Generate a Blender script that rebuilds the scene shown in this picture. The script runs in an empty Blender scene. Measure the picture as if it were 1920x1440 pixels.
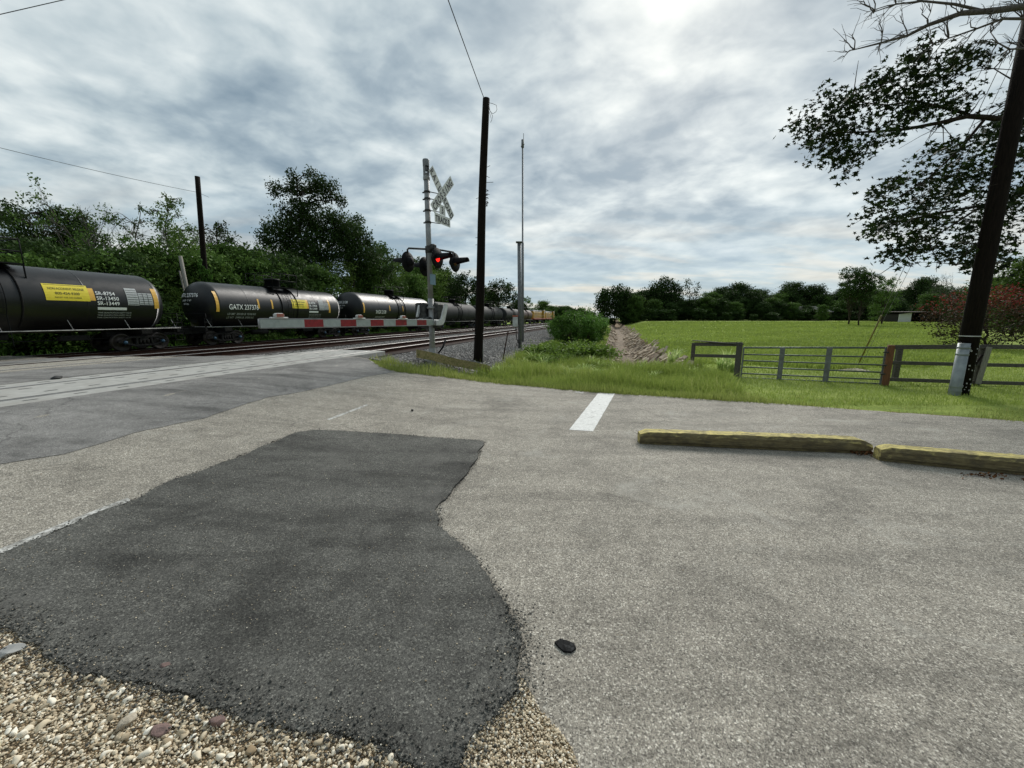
import bpy, math, random
import numpy as np
from mathutils import Vector, Matrix
from mathutils.geometry import delaunay_2d_cdt

sc = bpy.context.scene
COL = sc.collection
rng = np.random.default_rng(7)
random.seed(7)

# ------------------------------------------------------------------ camera geometry (measured from the photograph)
F = 720.0; HZ = 596.0; EYE = 1.7
PIT = math.atan((720 - HZ) / F)
pc, ps = math.cos(PIT), math.sin(PIT)
TH = math.atan(192 / (F * pc + (720 - HZ) * ps))       # heading of the tracks
S_, C_ = math.sin(TH), math.cos(TH)

def st(x, y): return (x * C_ - y * S_, x * S_ + y * C_)     # across / along the tracks
def xy(s, t): return (s * C_ + t * S_, -s * S_ + t * C_)

def pl(x, pts):
    return np.interp(x, [p[0] for p in pts], [p[1] for p in pts])

EDGE = [(-200, 60), (-60, 28), (-22, 17.6), (-20.4, 17.0), (-15, 13.2), (-12.26, 12.4), (-9.3, 12.5), (-6.0, 12.3), (-5.34, 12.2), (-4.6, 11.8), (-4.05, 11.15),
        (-3.58, 10.45), (-3.07, 10.05), (-2.08, 9.98), (-.82, 9.70), (.53, 9.38), (2.68, 8.46), (4.87, 7.72), (7.13, 6.78), (8.54, 6.2), (60, -14.4), (200, -70)]
def board_y(x): return np.interp(x, [-6, -2.75, -.7], [10.9, 10.95, 12.3])
def edge_y(x): return pl(x, EDGE)
APROF = [(-200, -.8), (-60, -.7), (-30, -.3), (-27.6, -.06), (-24.2, -.06), (-22.0, .02), (-17.2, .42), (-13.0, .46),
         (-10.9, .5), (-7.8, .5), (-7.0, .47), (-4.5, .2), (-2.6, .05), (-1.2, 0.0), (300, 0)]
def A(s): return pl(s, APROF)
NPROF = [(-800, -1.0), (-33, -.8), (-29.6, -.6), (-28.2, -.24), (-23.6, -.24), (-22.2, -.62), (-19, -.45), (-17.4, .20),
         (-16.8, .25), (-13.0, .25), (-12.3, .20), (-11.4, .25), (-10.8, .30), (-7.4, .31), (-6.4, .36), (-5.8, .36), (-4.8, .13),
         (-3.7, -.32), (-2.2, -.42), (-1.0, -.38), (0, -.36), (3, -.38), (6, -.36), (800, -.36)]
def sm(x, a, b):
    k = np.clip((x - a) / (b - a), 0, 1)
    return k * k * (3 - 2 * k)
def wob(x, y, f, ph=0.0):
    return (np.sin(x * f + ph) * np.cos(y * f * 1.17 + ph * 2) + .5 * np.sin(x * f * 2.3 + y * f * 1.9 + ph * 3)) / 1.5
SIG = (-2.40, 11.60)
def H(x, y):
    x = np.asarray(x, float); y = np.asarray(y, float)
    s, t = st(x, y)
    a = A(s)
    n = pl(s, NPROF)
    # field rises gently to the tree line
    n = n + sm(s, 3, 9) * sm(y, 22, 135) * 1.36
    n = n + sm(s, 2.5, 5) * .04 * wob(x, y, .35) * sm(y, 14, 22)
    n = n + sm(-s, 31, 50) * .2 * wob(x, y, .2)
    # ditch
    dd = np.abs(s - 1.0 - .25 * np.sin(t * .11))
    w = sm(t, 14.5, 19)
    n = n - w * 1.05 * (1 - sm(dd, .45, 2.0))
    ridge = np.abs(np.sin((t + dd * 1.5) * 1.9 + 1.3 * np.sin(t * .37))) ** 2 * .20 + .09 * wob(x, y, 4.1) + .05 * wob(x, y, 9.7)
    n = n + w * ridge * (1 - sm(dd, 1.7, 2.1)) * (.3 + .7 * sm(dd, .2, .8))
    # pad of the signal
    n = n + .22 * np.exp(-((x - SIG[0]) ** 2 + (y - SIG[1] - .35) ** 2) / .35)
    k = sm(y - edge_y(x), 0.0, 1.6)
    kt = sm(y - edge_y(x), 0.0, .35)
    intr = (s < -7.2) & (s > -30)
    k = np.where(intr, kt, k)
    return a * (1 - k) + n * k
def h(x, y): return float(H(x, y))

def ray(u, v): return (u - 960, F * pc + (720 - v) * ps, -F * ps + (720 - v) * pc)
def P(u, v, off=0.0):
    r = ray(u, v)
    if r[2] >= 0: raise ValueError('above horizon')
    z = 0.0
    for i in range(60):
        k = (z - EYE) / r[2]
        z = .5 * z + .5 * (h(r[0] * k, r[1] * k) + off)
    k = (z - EYE) / r[2]
    return (r[0] * k, r[1] * k, z)
def PZ(u, v, z):
    r = ray(u, v); k = (z - EYE) / r[2]
    return (r[0] * k, r[1] * k, z)
def PY(u, v, y):                                     # point of the sight line at depth y
    r = ray(u, v); k = y / r[1]
    return (r[0] * k, y, EYE + r[2] * k)
def zat(y, v):
    k = (720 - v) / F
    return EYE + y * (k * pc - ps) / (pc + k * ps)
def xat(u, y, z): return (u - 960) / F * (y * pc - (z - EYE) * ps)
def tat(u, s):
    lo, hi = -30, 2000
    for i in range(60):
        m = (lo + hi) / 2; x, y = xy(s, m)
        if y < .5 or 960 + F * x / (y * pc) < u: lo = m
        else: hi = m
    return lo

# ------------------------------------------------------------------ object helpers
def link(o):
    COL.objects.link(o); return o
def tag(o, label, cat, group=None):
    o['label'] = label; o['category'] = cat
    if group: o['group'] = group
    return o
def thing(name, label, cat, loc=(0, 0, 0), rz=0.0, group=None):
    o = link(bpy.data.objects.new(name, None)); o.location = loc; o.rotation_euler = (0, 0, rz)
    o.empty_display_size = .2
    return tag(o, label, cat, group)
def kind(o, k): o['kind'] = k; return o

def mesh_np(name, V, polys=None, mat=None, parent=None, loops=None, starts=None, attr=None, smooth=False):
    me = bpy.data.meshes.new(name)
    if polys is not None:
        me.from_pydata([tuple(map(float, v)) for v in V], [], [tuple(int(i) for i in p) for p in polys])
    else:
        V = np.asarray(V, np.float32)
        me.vertices.add(len(V)); me.vertices.foreach_set('co', V.ravel())
        me.loops.add(len(loops)); me.loops.foreach_set('vertex_index', np.asarray(loops, np.int32))
        me.polygons.add(len(starts)); me.polygons.foreach_set('loop_start', np.asarray(starts, np.int32))
        tot = np.diff(np.append(starts, len(loops))).astype(np.int32)
        me.polygons.foreach_set('loop_total', tot)
        me.update(calc_edges=True)
    if attr is not None:
        a = me.attributes.new('shade', 'FLOAT', 'FACE'); a.data.foreach_set('value', np.asarray(attr, np.float32))
    if smooth: me.polygons.foreach_set('use_smooth', np.ones(len(me.polygons), bool))
    if mat: me.materials.append(mat)
    o = bpy.data.objects.new(name, me)
    if parent: o.parent = parent
    return link(o)

class MB:
    def __init__(self): self.v = []; self.f = []; self.sm = []
    def add(self, V, Fc, M=None, smooth=False):
        b = len(self.v)
        for q in V:
            q = Vector(q)
            if M is not None: q = M @ q
            self.v.append(tuple(q))
        for q in Fc: self.f.append(tuple(i + b for i in q)); self.sm.append(smooth)
        return self
    def box(self, c, d, M=None, rot=None, bev=0.0):
        x, y, z = d[0] / 2, d[1] / 2, d[2] / 2
        c = Vector(c); R = rot if rot is not None else Matrix.Identity(3)
        if bev <= 0:
            V = [c + R @ Vector((sx * x, sy * y, sz * z)) for sx in (-1, 1) for sy in (-1, 1) for sz in (-1, 1)]
            Fc = [(0, 1, 3, 2), (4, 6, 7, 5), (0, 4, 5, 1), (2, 3, 7, 6), (0, 2, 6, 4), (1, 5, 7, 3)]
            return self.add(V, Fc, M)
        b = min(bev, x * .9, y * .9, z * .9)
        V = []; Fc = []
        lay = [(-z, b), (-z + b, 0), (z - b, 0), (z, b)]
        for zz, ins in lay:
            for (sx, sy) in ((-1, -1), (1, -1), (1, 1), (-1, 1)):
                for k in range(2):
                    if (sx * sy > 0) == (k == 0): px, py = sx * (x - ins), sy * (y - b - ins)
                    else: px, py = sx * (x - b - ins), sy * (y - ins)
                    V.append(c + R @ Vector((px, py, zz)))
        for l in range(3):
            for i in range(8):
                j = (i + 1) % 8
                Fc.append((l * 8 + i, l * 8 + j, l * 8 + 8 + j, l * 8 + 8 + i))
        Fc.append(tuple(range(7, -1, -1))); Fc.append(tuple(range(24, 32)))
        return self.add(V, Fc, M)
    def tube(self, pts, r, n=8, M=None, cap=True):
        pts = [Vector(p) for p in pts]
        rs = r if hasattr(r, '__len__') else [r] * len(pts)
        V = []; Fc = []
        up = None
        for i, p in enumerate(pts):
            d = (pts[min(i + 1, len(pts) - 1)] - pts[max(i - 1, 0)])
            d = d.normalized() if d.length > 1e-9 else Vector((0, 0, 1))
            if up is None: up = d.orthogonal().normalized()
            a = (up - d * up.dot(d)); a = a.normalized() if a.length > 1e-6 else d.orthogonal().normalized()
            up = a; b = d.cross(a)
            for k in range(n):
                t = 2 * math.pi * k / n
                V.append(p + (a * math.cos(t) + b * math.sin(t)) * rs[i])
        for i in range(len(pts) - 1):
            for k in range(n):
                k2 = (k + 1) % n
                Fc.append((i * n + k, i * n + k2, (i + 1) * n + k2, (i + 1) * n + k))
        if cap:
            Fc.append(tuple(range(n - 1, -1, -1))); Fc.append(tuple((len(pts) - 1) * n + k for k in range(n)))
        return self.add(V, Fc, M, smooth=n > 5)
    def lathe(self, prof, n=24, axis='z', M=None, c=(0, 0, 0), a0=0, a1=2 * math.pi):
        full = abs(a1 - a0 - 2 * math.pi) < 1e-6
        V = []; Fc = []; m = n if full else n + 1
        c = Vector(c)
        for (r, z) in prof:
            for k in range(m):
                t = a0 + (a1 - a0) * k / n
                q = (r * math.cos(t), r * math.sin(t), z)
                if axis == 'x': q = (z, r * math.cos(t), r * math.sin(t))
                elif axis == 'y': q = (r * math.cos(t), z, r * math.sin(t))
                V.append(c + Vector(q))
        for i in range(len(prof) - 1):
            for k in range(n):
                k2 = (k + 1) % m
                Fc.append((i * m + k, i * m + k2, (i + 1) * m + k2, (i + 1) * m + k))
        return self.add(V, Fc, M, smooth=True)
    def prism(self, poly, z0, z1, M=None):
        n = len(poly)
        V = [(p[0], p[1], z0) for p in poly] + [(p[0], p[1], z1) for p in poly]
        Fc = [tuple(range(n - 1, -1, -1)), tuple(range(n, 2 * n))] + [(i, (i + 1) % n, n + (i + 1) % n, n + i) for i in range(n)]
        return self.add(V, Fc, M)
    def build(self, name, mat, parent=None):
        me = bpy.data.meshes.new(name)
        me.from_pydata(self.v, [], self.f)
        me.polygons.foreach_set('use_smooth', self.sm)
        me.materials.append(mat); me.update()
        o = bpy.data.objects.new(name, me)
        if parent: o.parent = parent
        return link(o)

def copy_tree(o, parent=None):
    c = o.copy(); COL.objects.link(c)
    if parent: c.parent = parent
    for ch in [q for q in bpy.data.objects if q.parent == o]: copy_tree(ch, c)
    return c
def copy_kids(o, kids):
    c = o.copy(); COL.objects.link(c)
    for k in kids:
        d = k.copy(); COL.objects.link(d); d.parent = c
    return c

# ------------------------------------------------------------------ materials
def newmat(name):
    m = bpy.data.materials.new(name); m.use_nodes = True
    nt = m.node_tree; b = nt.nodes['Principled BSDF']
    return m, nt, b
class N:
    def __init__(self, nt): self.nt = nt
    def node(self, t, **k):
        n = self.nt.nodes.new(t)
        for a, v in k.items(): setattr(n, a, v)
        return n
    def ln(self, a, b): self.nt.links.new(a, b)
    def noise(self, vec, scale, detail=4, rough=.55, dist=0.0):
        n = self.node('ShaderNodeTexNoise'); n.inputs['Scale'].default_value = scale
        n.inputs['Detail'].default_value = detail; n.inputs['Roughness'].default_value = rough
        n.inputs['Distortion'].default_value = dist
        if vec: self.ln(vec, n.inputs['Vector'])
        return n.outputs['Fac']
    def voro(self, vec, scale, feat='F1', out='Color'):
        n = self.node('ShaderNodeTexVoronoi', feature=feat); n.inputs['Scale'].default_value = scale
        if vec: self.ln(vec, n.inputs['Vector'])
        return n.outputs[out]
    def ramp(self, fac, stops, interp='LINEAR'):
        n = self.node('ShaderNodeValToRGB'); r = n.color_ramp; r.interpolation = interp
        while len(r.elements) > 1: r.elements.remove(r.elements[-1])
        for i, (p, c) in enumerate(stops):
            e = r.elements[0] if i == 0 else r.elements.new(p)
            e.position = p
            if not hasattr(c, '__len__'): c = (c, c, c)
            e.color = (c[0], c[1], c[2], 1)
        self.ln(fac, n.inputs['Fac']); return n.outputs['Color']
    def mix(self, a, b, fac, mode='MIX'):
        n = self.node('ShaderNodeMix', data_type='RGBA', blend_type=mode)
        for val, sock in ((fac, n.inputs[0]), (a, n.inputs[6]), (b, n.inputs[7])):
            if isinstance(val, (int, float)): sock.default_value = val if sock == n.inputs[0] else (val, val, val, 1)
            elif isinstance(val, tuple): sock.default_value = (val[0], val[1], val[2], 1)
            else: self.ln(val, sock)
        return n.outputs[2]
    def math(self, op, a, b=0.0, clamp=False):
        n = self.node('ShaderNodeMath', operation=op); n.use_clamp = clamp
        for val, sock in ((a, n.inputs[0]), (b, n.inputs[1])):
            if isinstance(val, (int, float)): sock.default_value = val
            else: self.ln(val, sock)
        return n.outputs[0]
    def coord(self, which='Object', scale=(1, 1, 1), rot=(0, 0, 0)):
        t = self.node('ShaderNodeTexCoord'); m = self.node('ShaderNodeMapping')
        m.inputs['Scale'].default_value = scale; m.inputs['Rotation'].default_value = rot
        self.ln(t.outputs[which], m.inputs['Vector']); return m.outputs['Vector']
    def bump(self, hgt, strength, dist, bsdf):
        n = self.node('ShaderNodeBump'); n.inputs['Strength'].default_value = strength; n.inputs['Distance'].default_value = dist
        self.ln(hgt, n.inputs['Height']); self.ln(n.outputs['Normal'], bsdf.inputs['Normal'])

def simple(name, c1, c2=None, scale=6, rough=.7, metal=0.0, bump=.2, bdist=.01, dirt=None, stretch=(1, 1, 1), rand=0.0):
    m, nt, b = newmat(name); n = N(nt)
    if c2 is None: c2 = tuple(x * .6 for x in c1)
    vec = n.coord('Object', stretch)
    f = n.noise(vec, scale, 6, .6)
    col = n.ramp(f, [(.32, c2), (.66, c1)])
    if dirt:
        f2 = n.noise(vec, scale * .27, 5, .65, .5)
        col = n.mix(col, dirt, n.ramp(f2, [(.45, 0.0), (.7, .8)]))
    if rand:
        oi = n.node('ShaderNodeObjectInfo')
        k = n.math('ADD', n.math('MULTIPLY', oi.outputs['Random'], rand * 2), 1 - rand)
        col = n.mix(col, k, 1.0, 'MULTIPLY')
    n.ln(col, b.inputs['Base Color'])
    b.inputs['Roughness'].default_value = rough; b.inputs['Metallic'].default_value = metal
    if bump: n.bump(n.noise(vec, scale * 3, 5, .65), bump, bdist, b)
    return m

def shade_mat(name, dark, lite, third=None, rough=.6, trans=0.25, rand=.25):
    """foliage / grass / stones: colour by the per-face 'shade' attribute"""
    m, nt, b = newmat(name); n = N(nt)
    at = n.node('ShaderNodeAttribute'); at.attribute_name = 'shade'
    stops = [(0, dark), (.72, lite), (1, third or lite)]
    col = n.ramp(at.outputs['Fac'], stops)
    oi = n.node('ShaderNodeObjectInfo')
    k = n.math('ADD', n.math('MULTIPLY', oi.outputs['Random'], rand * 2), 1 - rand)
    col = n.mix(col, k, 1.0, 'MULTIPLY')
    n.ln(col, b.inputs['Base Color'])
    b.inputs['Roughness'].default_value = rough
    b.inputs['Specular IOR Level'].default_value = .08
    if trans > 0:
        tr = n.node('ShaderNodeBsdfTranslucent'); n.ln(col, tr.inputs['Color'])
        mx = n.node('ShaderNodeMixShader'); mx.inputs[0].default_value = trans
        n.ln(b.outputs[0], mx.inputs[1]); n.ln(tr.outputs[0], mx.inputs[2])
        out = [q for q in nt.nodes if q.type == 'OUTPUT_MATERIAL'][0]
        n.ln(mx.outputs[0], out.inputs['Surface'])
    return m

def asphalt(name, base, lite, dark, agg=85, contrast=.5, stain=.5, cracks=.5, pale=None, bumpk=.5):
    m, nt, b = newmat(name); n = N(nt)
    vec = n.coord('Object')
    v1 = n.voro(vec, agg); sep = n.node('ShaderNodeSeparateColor'); n.ln(v1, sep.inputs[0])
    speck = n.ramp(sep.outputs[0], [(0, dark), (.45, base), (.8, base), (1, lite)])
    v2 = n.voro(vec, agg * 2.3); sep2 = n.node('ShaderNodeSeparateColor'); n.ln(v2, sep2.inputs[0])
    fine = n.ramp(sep2.outputs[1], [(0, 1 - contrast), (1, 1 + contrast)])
    col = n.mix(speck, fine, 1.0, 'MULTIPLY')
    vn = n.coord('Object', (1, 1, 1))
    big = n.ramp(n.noise(vn, .75, 7, .66, .5), [(.30, 1 - stain * .70), (.48, 1.0), (.70, 1 + stain * .32)])
    col = n.mix(col, big, 1.0, 'MULTIPLY')
    vs = n.coord('Object', (.35, 1.9, 1), (0, 0, math.radians(22)))
    st1 = n.ramp(n.noise(vs, 1.5, 6, .6, .3), [(.33, 1 - stain * .5), (.52, 1.0), (.7, 1 + stain * .12)])
    col = n.mix(col, st1, 1.0, 'MULTIPLY')
    med = n.ramp(n.noise(vn, 7, 7, .78), [(.3, .76), (.7, 1.20)])
    col = n.mix(col, med, 1.0, 'MULTIPLY')
    if pale:
        pf = n.ramp(n.noise(vn, .9, 5, .7, 1.2), [(.55, 0.0), (.72, .55)])
        col = n.mix(col, pale, pf)
    if cracks:
        nn = n.node('ShaderNodeTexNoise'); nn.inputs['Scale'].default_value = 3; nn.inputs['Detail'].default_value = 5
        n.ln(vn, nn.inputs['Vector'])
        va = n.node('ShaderNodeVectorMath', operation='MULTIPLY_ADD'); n.ln(nn.outputs['Color'], va.inputs[0])
        va.inputs[1].default_value = (.5, .5, .5); n.ln(vn, va.inputs[2])
        ve = n.voro(va.outputs[0], .42, 'DISTANCE_TO_EDGE', 'Distance')
        cr = n.ramp(ve, [(0, .9), (.0025, .7), (.006, 0.0)])
        msk = n.ramp(n.noise(vn, .6, 3, .5), [(.44, 0.0), (.54, 1.0)])
        cf = n.math('MULTIPLY', n.math('MULTIPLY', cr, msk), cracks)
        col = n.mix(col, tuple(x * .35 for x in dark), cf)
    vq = n.coord('Object', (.5, 7, 1), (0, 0, math.radians(10)))
    sf = n.ramp(n.noise(vq, 1.3, 8, .72, .2), [(.60, 0.0), (.70, .5)])
    sm_ = n.ramp(n.noise(vn, .7, 3, .5, .5), [(.50, 0.0), (.62, 1.0)])
    col = n.mix(col, lite, n.math('MULTIPLY', n.math('MULTIPLY', sf, sm_), .55))
    # oil drips
    sp = n.ramp(n.voro(n.coord('Object', (1, 1.5, 1)), .75, 'F1', 'Distance'), [(0, .55), (.06, .35), (.13, 0.0)])
    col = n.mix(col, tuple(x * .5 for x in dark), n.math('MULTIPLY', sp, stain))
    n.ln(col, b.inputs['Base Color']); b.inputs['Roughness'].default_value = .88
    b.inputs['Specular IOR Level'].default_value = .3
    hh = n.math('ADD', n.math('MULTIPLY', sep.outputs[0], .6), n.math('MULTIPLY', n.noise(vn, 30, 4, .7), .9))
    n.bump(hh, bumpk, .006, b)
    return m

M = {}
M['asphalt'] = asphalt('old_asphalt', (.318, .290, .242), (.62, .58, .50), (.135, .122, .104), 140, .46, .45, .4, (.44, .42, .37), .55)
M['asphalt_new'] = asphalt('newer_asphalt', (.205, .197, .185), (.34, .33, .31), (.12, .116, .11), 140, .32, .8, .6, (.31, .30, .28), .35)
M['patch'] = asphalt('patch_asphalt', (.102, .100, .089), (.21, .205, .18), (.048, .047, .043), 130, .48, .95, .0, (.135, .13, .118), 1.0)
M['lump'] = asphalt('asphalt_lump', (.02, .02, .02), (.05, .05, .05), (.01, .01, .01), 60, .4, .3, 0)
M['concrete'] = simple('crossing_concrete', (.44, .43, .40), (.33, .325, .30), 5, .85, 0, .3, .004, (.30, .28, .25))
M['concrete_fdn'] = simple('foundation_concrete', (.40, .40, .38), (.26, .26, .25), 9, .9, 0, .3, .005)
M['wpaint'] = None
def paint_mat():
    m, nt, b = newmat('road_paint'); n = N(nt); vec = n.coord('Object')
    c = n.ramp(n.noise(vec, 14, 6, .7), [(.3, (.55, .55, .52)), (.6, (.74, .74, .71))])
    w = n.ramp(n.noise(n.coord('Object', (1, 1, 1), (0, 0, 1.0)), 5, 7, .75, .6), [(.60, 0.0), (.68, .75)])
    c = n.mix(c, (.27, .265, .25), w)
    v = n.voro(vec, 90); sp = n.ramp(n.math('MULTIPLY', 1.0, 1.0), [(0, 1)])
    sep = n.node('ShaderNodeSeparateColor'); n.ln(v, sep.inputs[0])
    c = n.mix(c, n.ramp(sep.outputs[0], [(0, .72), (.3, 1.0)]), 1.0, 'MULTIPLY')
    n.ln(c, b.inputs['Base Color']); b.inputs['Roughness'].default_value = .75
    n.bump(sep.outputs[0], .4, .004, b); return m
M['wpaint'] = paint_mat()
def worn_line_mat():
    m, nt, b = newmat('worn_line_paint'); n = N(nt); vec = n.coord('Object')
    v = n.voro(vec, 80); sep = n.node('ShaderNodeSeparateColor'); n.ln(v, sep.inputs[0])
    w = n.ramp(n.noise(vec, 16, 6, .8), [(.42, 0.0), (.58, 1.0)])
    c = n.mix((.66, .65, .61), (.26, .25, .225), w)
    c = n.mix(c, n.ramp(sep.outputs[0], [(0, .6), (.5, 1.0)]), 1.0, 'MULTIPLY')
    n.ln(c, b.inputs['Base Color']); b.inputs['Roughness'].default_value = .85; return m
M['wline'] = worn_line_mat()
M['rail_side'] = simple('rusty_rail', (.060, .027, .018), (.026, .012, .009), 9, .75, .2, .3, .004)
M['rail_top'] = simple('polished_railhead', (.34, .33, .32), (.22, .21, .20), 3, .42, .8, 0)
M['tie'] = simple('creosote_tie', (.06, .038, .028), (.028, .02, .016), 7, .9, 0, .4, .01, None, (1, 6, 1), .25)
M['pole'] = simple('creosote_pole', (.018, .013, .010), (.006, .005, .004), 9, .9, 0, .6, .012, None, (6, 6, .5))
M['pole_grey'] = simple('weathered_post', (.33, .31, .27), (.17, .16, .14), 9, .9, 0, .5, .01, None, (6, 6, .6))
M['galv'] = simple('galvanised_steel', (.36, .37, .37), (.24, .25, .26), 7, .55, .35, .1, .002, (.20, .18, .15))
M['galv2'] = simple('zinc_guard', (.30, .33, .33), (.20, .22, .23), 5, .45, .5, .25, .006)
M['grey_steel'] = simple('grey_steel', (.23, .24, .25), (.14, .145, .15), 9, .6, .3, .15, .003)
M['mech'] = simple('grimy_mechanism', (.10, .10, .095), (.035, .035, .035), 12, .65, .3, .3, .005)
M['black'] = simple('black_paint', (.010, .0105, .012), (.006, .006, .007), 8, .6, 0, .1, .002)
M['lens_off'] = simple('dark_red_lens', (.10, .012, .010), (.05, .008, .008), 6, .2, 0, 0)
M['white'] = simple('white_enamel', (.68, .69, .68), (.50, .51, .50), 7, .5, 0, .1, .002, (.34, .33, .30))
M['sign_white'] = simple('sign_sheeting', (.70, .71, .69), (.58, .59, .57), 4, .45, 0, .05, .001, (.36, .36, .34))
M['sign_black'] = simple('sign_letters', (.012, .012, .012), (.02, .02, .02), 10, .5, 0, 0)
M['arm_white'] = simple('arm_reflective_grey', (.36, .40, .38), (.28, .32, .30), 12, .5, 0, .1, .002)
M['arm_red'] = simple('arm_reflective_red', (.30, .006, .014), (.15, .004, .009), 12, .45, 0, .1, .002)
M['arm_light'] = simple('arm_lamp_lens', (.45, .16, .12), (.26, .08, .06), 12, .3, 0, 0)
M['orange'] = simple('orange_plate', (.5, .12, .05), None, 8, .6)
M['bluish_tag'] = simple('blue_notice', (.22, .36, .45), (.12, .2, .28), 40, .5, 0, 0)
M['tank'] = None
def tank_mat():
    m, nt, b = newmat('tank_black_paint'); n = N(nt)
    vec = n.coord('Object')
    f = n.ramp(n.noise(n.coord('Object', (.25, 1, 1)), 2.2, 6, .6), [(.3, (.0025, .003, .004)), (.7, (.005, .006, .008))])
    # road dust on top of the shell
    dust = n.ramp(n.noise(n.coord('Object', (.6, 2, 1)), 5, 6, .7), [(.45, 0.0), (.8, .35)])
    c = n.mix(f, (.010, .011, .012), dust)
    n.ln(c, b.inputs['Base Color']); b.inputs['Roughness'].default_value = .42
    n.ln(n.ramp(n.noise(vec, 3, 5, .6), [(.3, .34), (.7, .47)]), b.inputs['Roughness'])
    b.inputs['Specular IOR Level'].default_value = .5
    return m
M['tank'] = tank_mat()
M['tank_rust'] = simple('rusty_tank_paint', (.10, .045, .032), (.05, .028, .024), 1.5, .6, 0, .1, .004, (.03, .03, .03))
M['tank_grey'] = simple('dull_grey_black_tank', (.020, .022, .025), (.011, .012, .014), 1.2, .7, 0, .08, .003, (.05, .05, .05))
M['truck'] = simple('truck_iron', (.030, .028, .027), (.012, .012, .012), 9, .65, .3, .3, .005)
M['wheel'] = simple('wheel_steel', (.055, .045, .04), (.02, .017, .016), 6, .5, .6, .1, .003)
M['bearing'] = simple('bearing_cap_blue', (.05, .12, .20), (.02, .05, .09), 9, .5, .2, .1)
M['letters'] = simple('white_stencil', (.95, .96, .96), (.85, .86, .86), 15, .6, 0, 0)
M['letters_grey'] = simple('grey_stencil', (.55, .57, .58), (.34, .36, .37), 22, .6, 0, 0)
M['placard'] = simple('yellow_placard', (.88, .72, .035), (.78, .62, .03), 6, .55, 0, 0)
M['placard_ink'] = simple('placard_ink', (.10, .085, .01), None, 6, .6, 0, 0)
M['reflector'] = simple('amber_reflector', (.90, .52, .08), (.74, .40, .06), 6, .4, 0, 0)
M['edge_white'] = simple('worn_white_edge', (.42, .42, .41), (.12, .12, .12), 4, .6, 0, 0, .01, None, (.6, 1, 1))
M['loco_yellow'] = simple('loco_yellow', (.50, .27, .012), (.34, .18, .01), 1.5, .5, 0, .05, .004, (.2, .13, .05))
M['loco_grey'] = simple('loco_grey', (.30, .31, .31), (.2, .2, .21), 2, .6, 0, .05)
M['loco_red'] = simple('loco_red_stripe', (.45, .03, .02), None, 3, .5, 0, 0)
M['glass'] = simple('dark_glass', (.02, .025, .03), (.015, .018, .02), 3, .1, 0, 0)
M['bark'] = simple('tree_bark', (.075, .06, .048), (.03, .024, .02), 6, .95, 0, .8, .03, None, (3, 3, .6))
M['bark_pale'] = simple('bare_wood_bark', (.13, .115, .10), (.06, .052, .046), 6, .95, 0, .6, .02, None, (3, 3, .6))
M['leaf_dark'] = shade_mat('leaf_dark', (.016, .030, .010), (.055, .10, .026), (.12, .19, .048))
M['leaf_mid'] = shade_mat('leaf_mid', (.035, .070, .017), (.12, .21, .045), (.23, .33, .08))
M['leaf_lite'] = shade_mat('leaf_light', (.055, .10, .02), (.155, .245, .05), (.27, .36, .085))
M['leaf_vine'] = shade_mat('leaf_vine', (.03, .07, .014), (.09, .20, .035), (.15, .28, .055))
M['leaf_bush'] = shade_mat('leaf_bush', (.035, .075, .016), (.12, .24, .045), (.22, .36, .08))
M['leaf_weed'] = shade_mat('leaf_weed', (.06, .11, .02), (.19, .29, .05), (.30, .40, .10), trans=.35)
M['leaf_red'] = shade_mat('leaf_crape', (.016, .026, .012), (.085, .045, .028), (.27, .040, .040), rand=.05)
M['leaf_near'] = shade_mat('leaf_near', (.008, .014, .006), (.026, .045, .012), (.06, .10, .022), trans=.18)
M['blade'] = shade_mat('grass_blade', (.15, .205, .045), (.34, .43, .095), (.60, .60, .24), trans=.35, rand=0)
M['blade_dry'] = shade_mat('grass_blade_verge', (.15, .19, .05), (.38, .44, .12), (.76, .68, .36), trans=.35, rand=0)
M['weed_blade'] = shade_mat('tall_weed_blade', (.20, .32, .09), (.48, .62, .22), (.80, .84, .45), trans=.4, rand=0)
M['gravel'] = shade_mat('gravel_stone', (.30, .225, .14), (.70, .60, .44), (.93, .88, .76), .85, 0, 0)
M['ballast_stone'] = shade_mat('ballast_stone', (.07, .066, .064), (.32, .305, .29), (.60, .57, .53), .9, 0, 0)
M['red_rock'] = simple('purple_brown_rock', (.25, .16, .14), (.13, .09, .08), 30, .85, 0, .5, .01)
M['pale_rock'] = simple('tan_rock', (.50, .44, .34), (.34, .29, .22), 30, .85, 0, .5, .01)
M['fence_wood'] = simple('grey_fence_wood', (.15, .14, .125), (.065, .06, .055), 9, .9, 0, .5, .01, None, (1, 6, 6))
M['fence_red'] = simple('red_brown_post_wood', (.23, .10, .045), (.12, .055, .028), 9, .9, 0, .5, .01, None, (6, 6, 1))
M['gate_steel'] = simple('green_grey_gate_steel', (.16, .19, .17), (.09, .11, .10), 8, .6, .3, .1)
M['shed_white'] = simple('white_shed_wall', (.70, .70, .68), (.6, .6, .58), 3, .7)
M['shed_dark'] = simple('dark_shed_wood', (.03, .026, .022), None, 4, .9)
M['shed_roof'] = simple('rusted_shed_roof', (.10, .075, .065), None, 4, .8)
M['house_wall'] = simple('pink_house_wall', (.50, .36, .33), None, 3, .8)
M['house_roof'] = simple('grey_house_roof', (.20, .19, .19), None, 3, .8)
M['cable'] = simple('black_cable', (.015, .015, .016), None, 5, .6, 0, 0)
M['wire_pale'] = simple('steel_wire', (.22, .22, .22), None, 5, .5, .5, 0)
M['strap'] = simple('white_strap', (.72, .72, .70), None, 5, .6, 0, 0)
M['paper'] = simple('paper_scrap', (.55, .55, .53), None, 25, .8, 0, 0)
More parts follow.
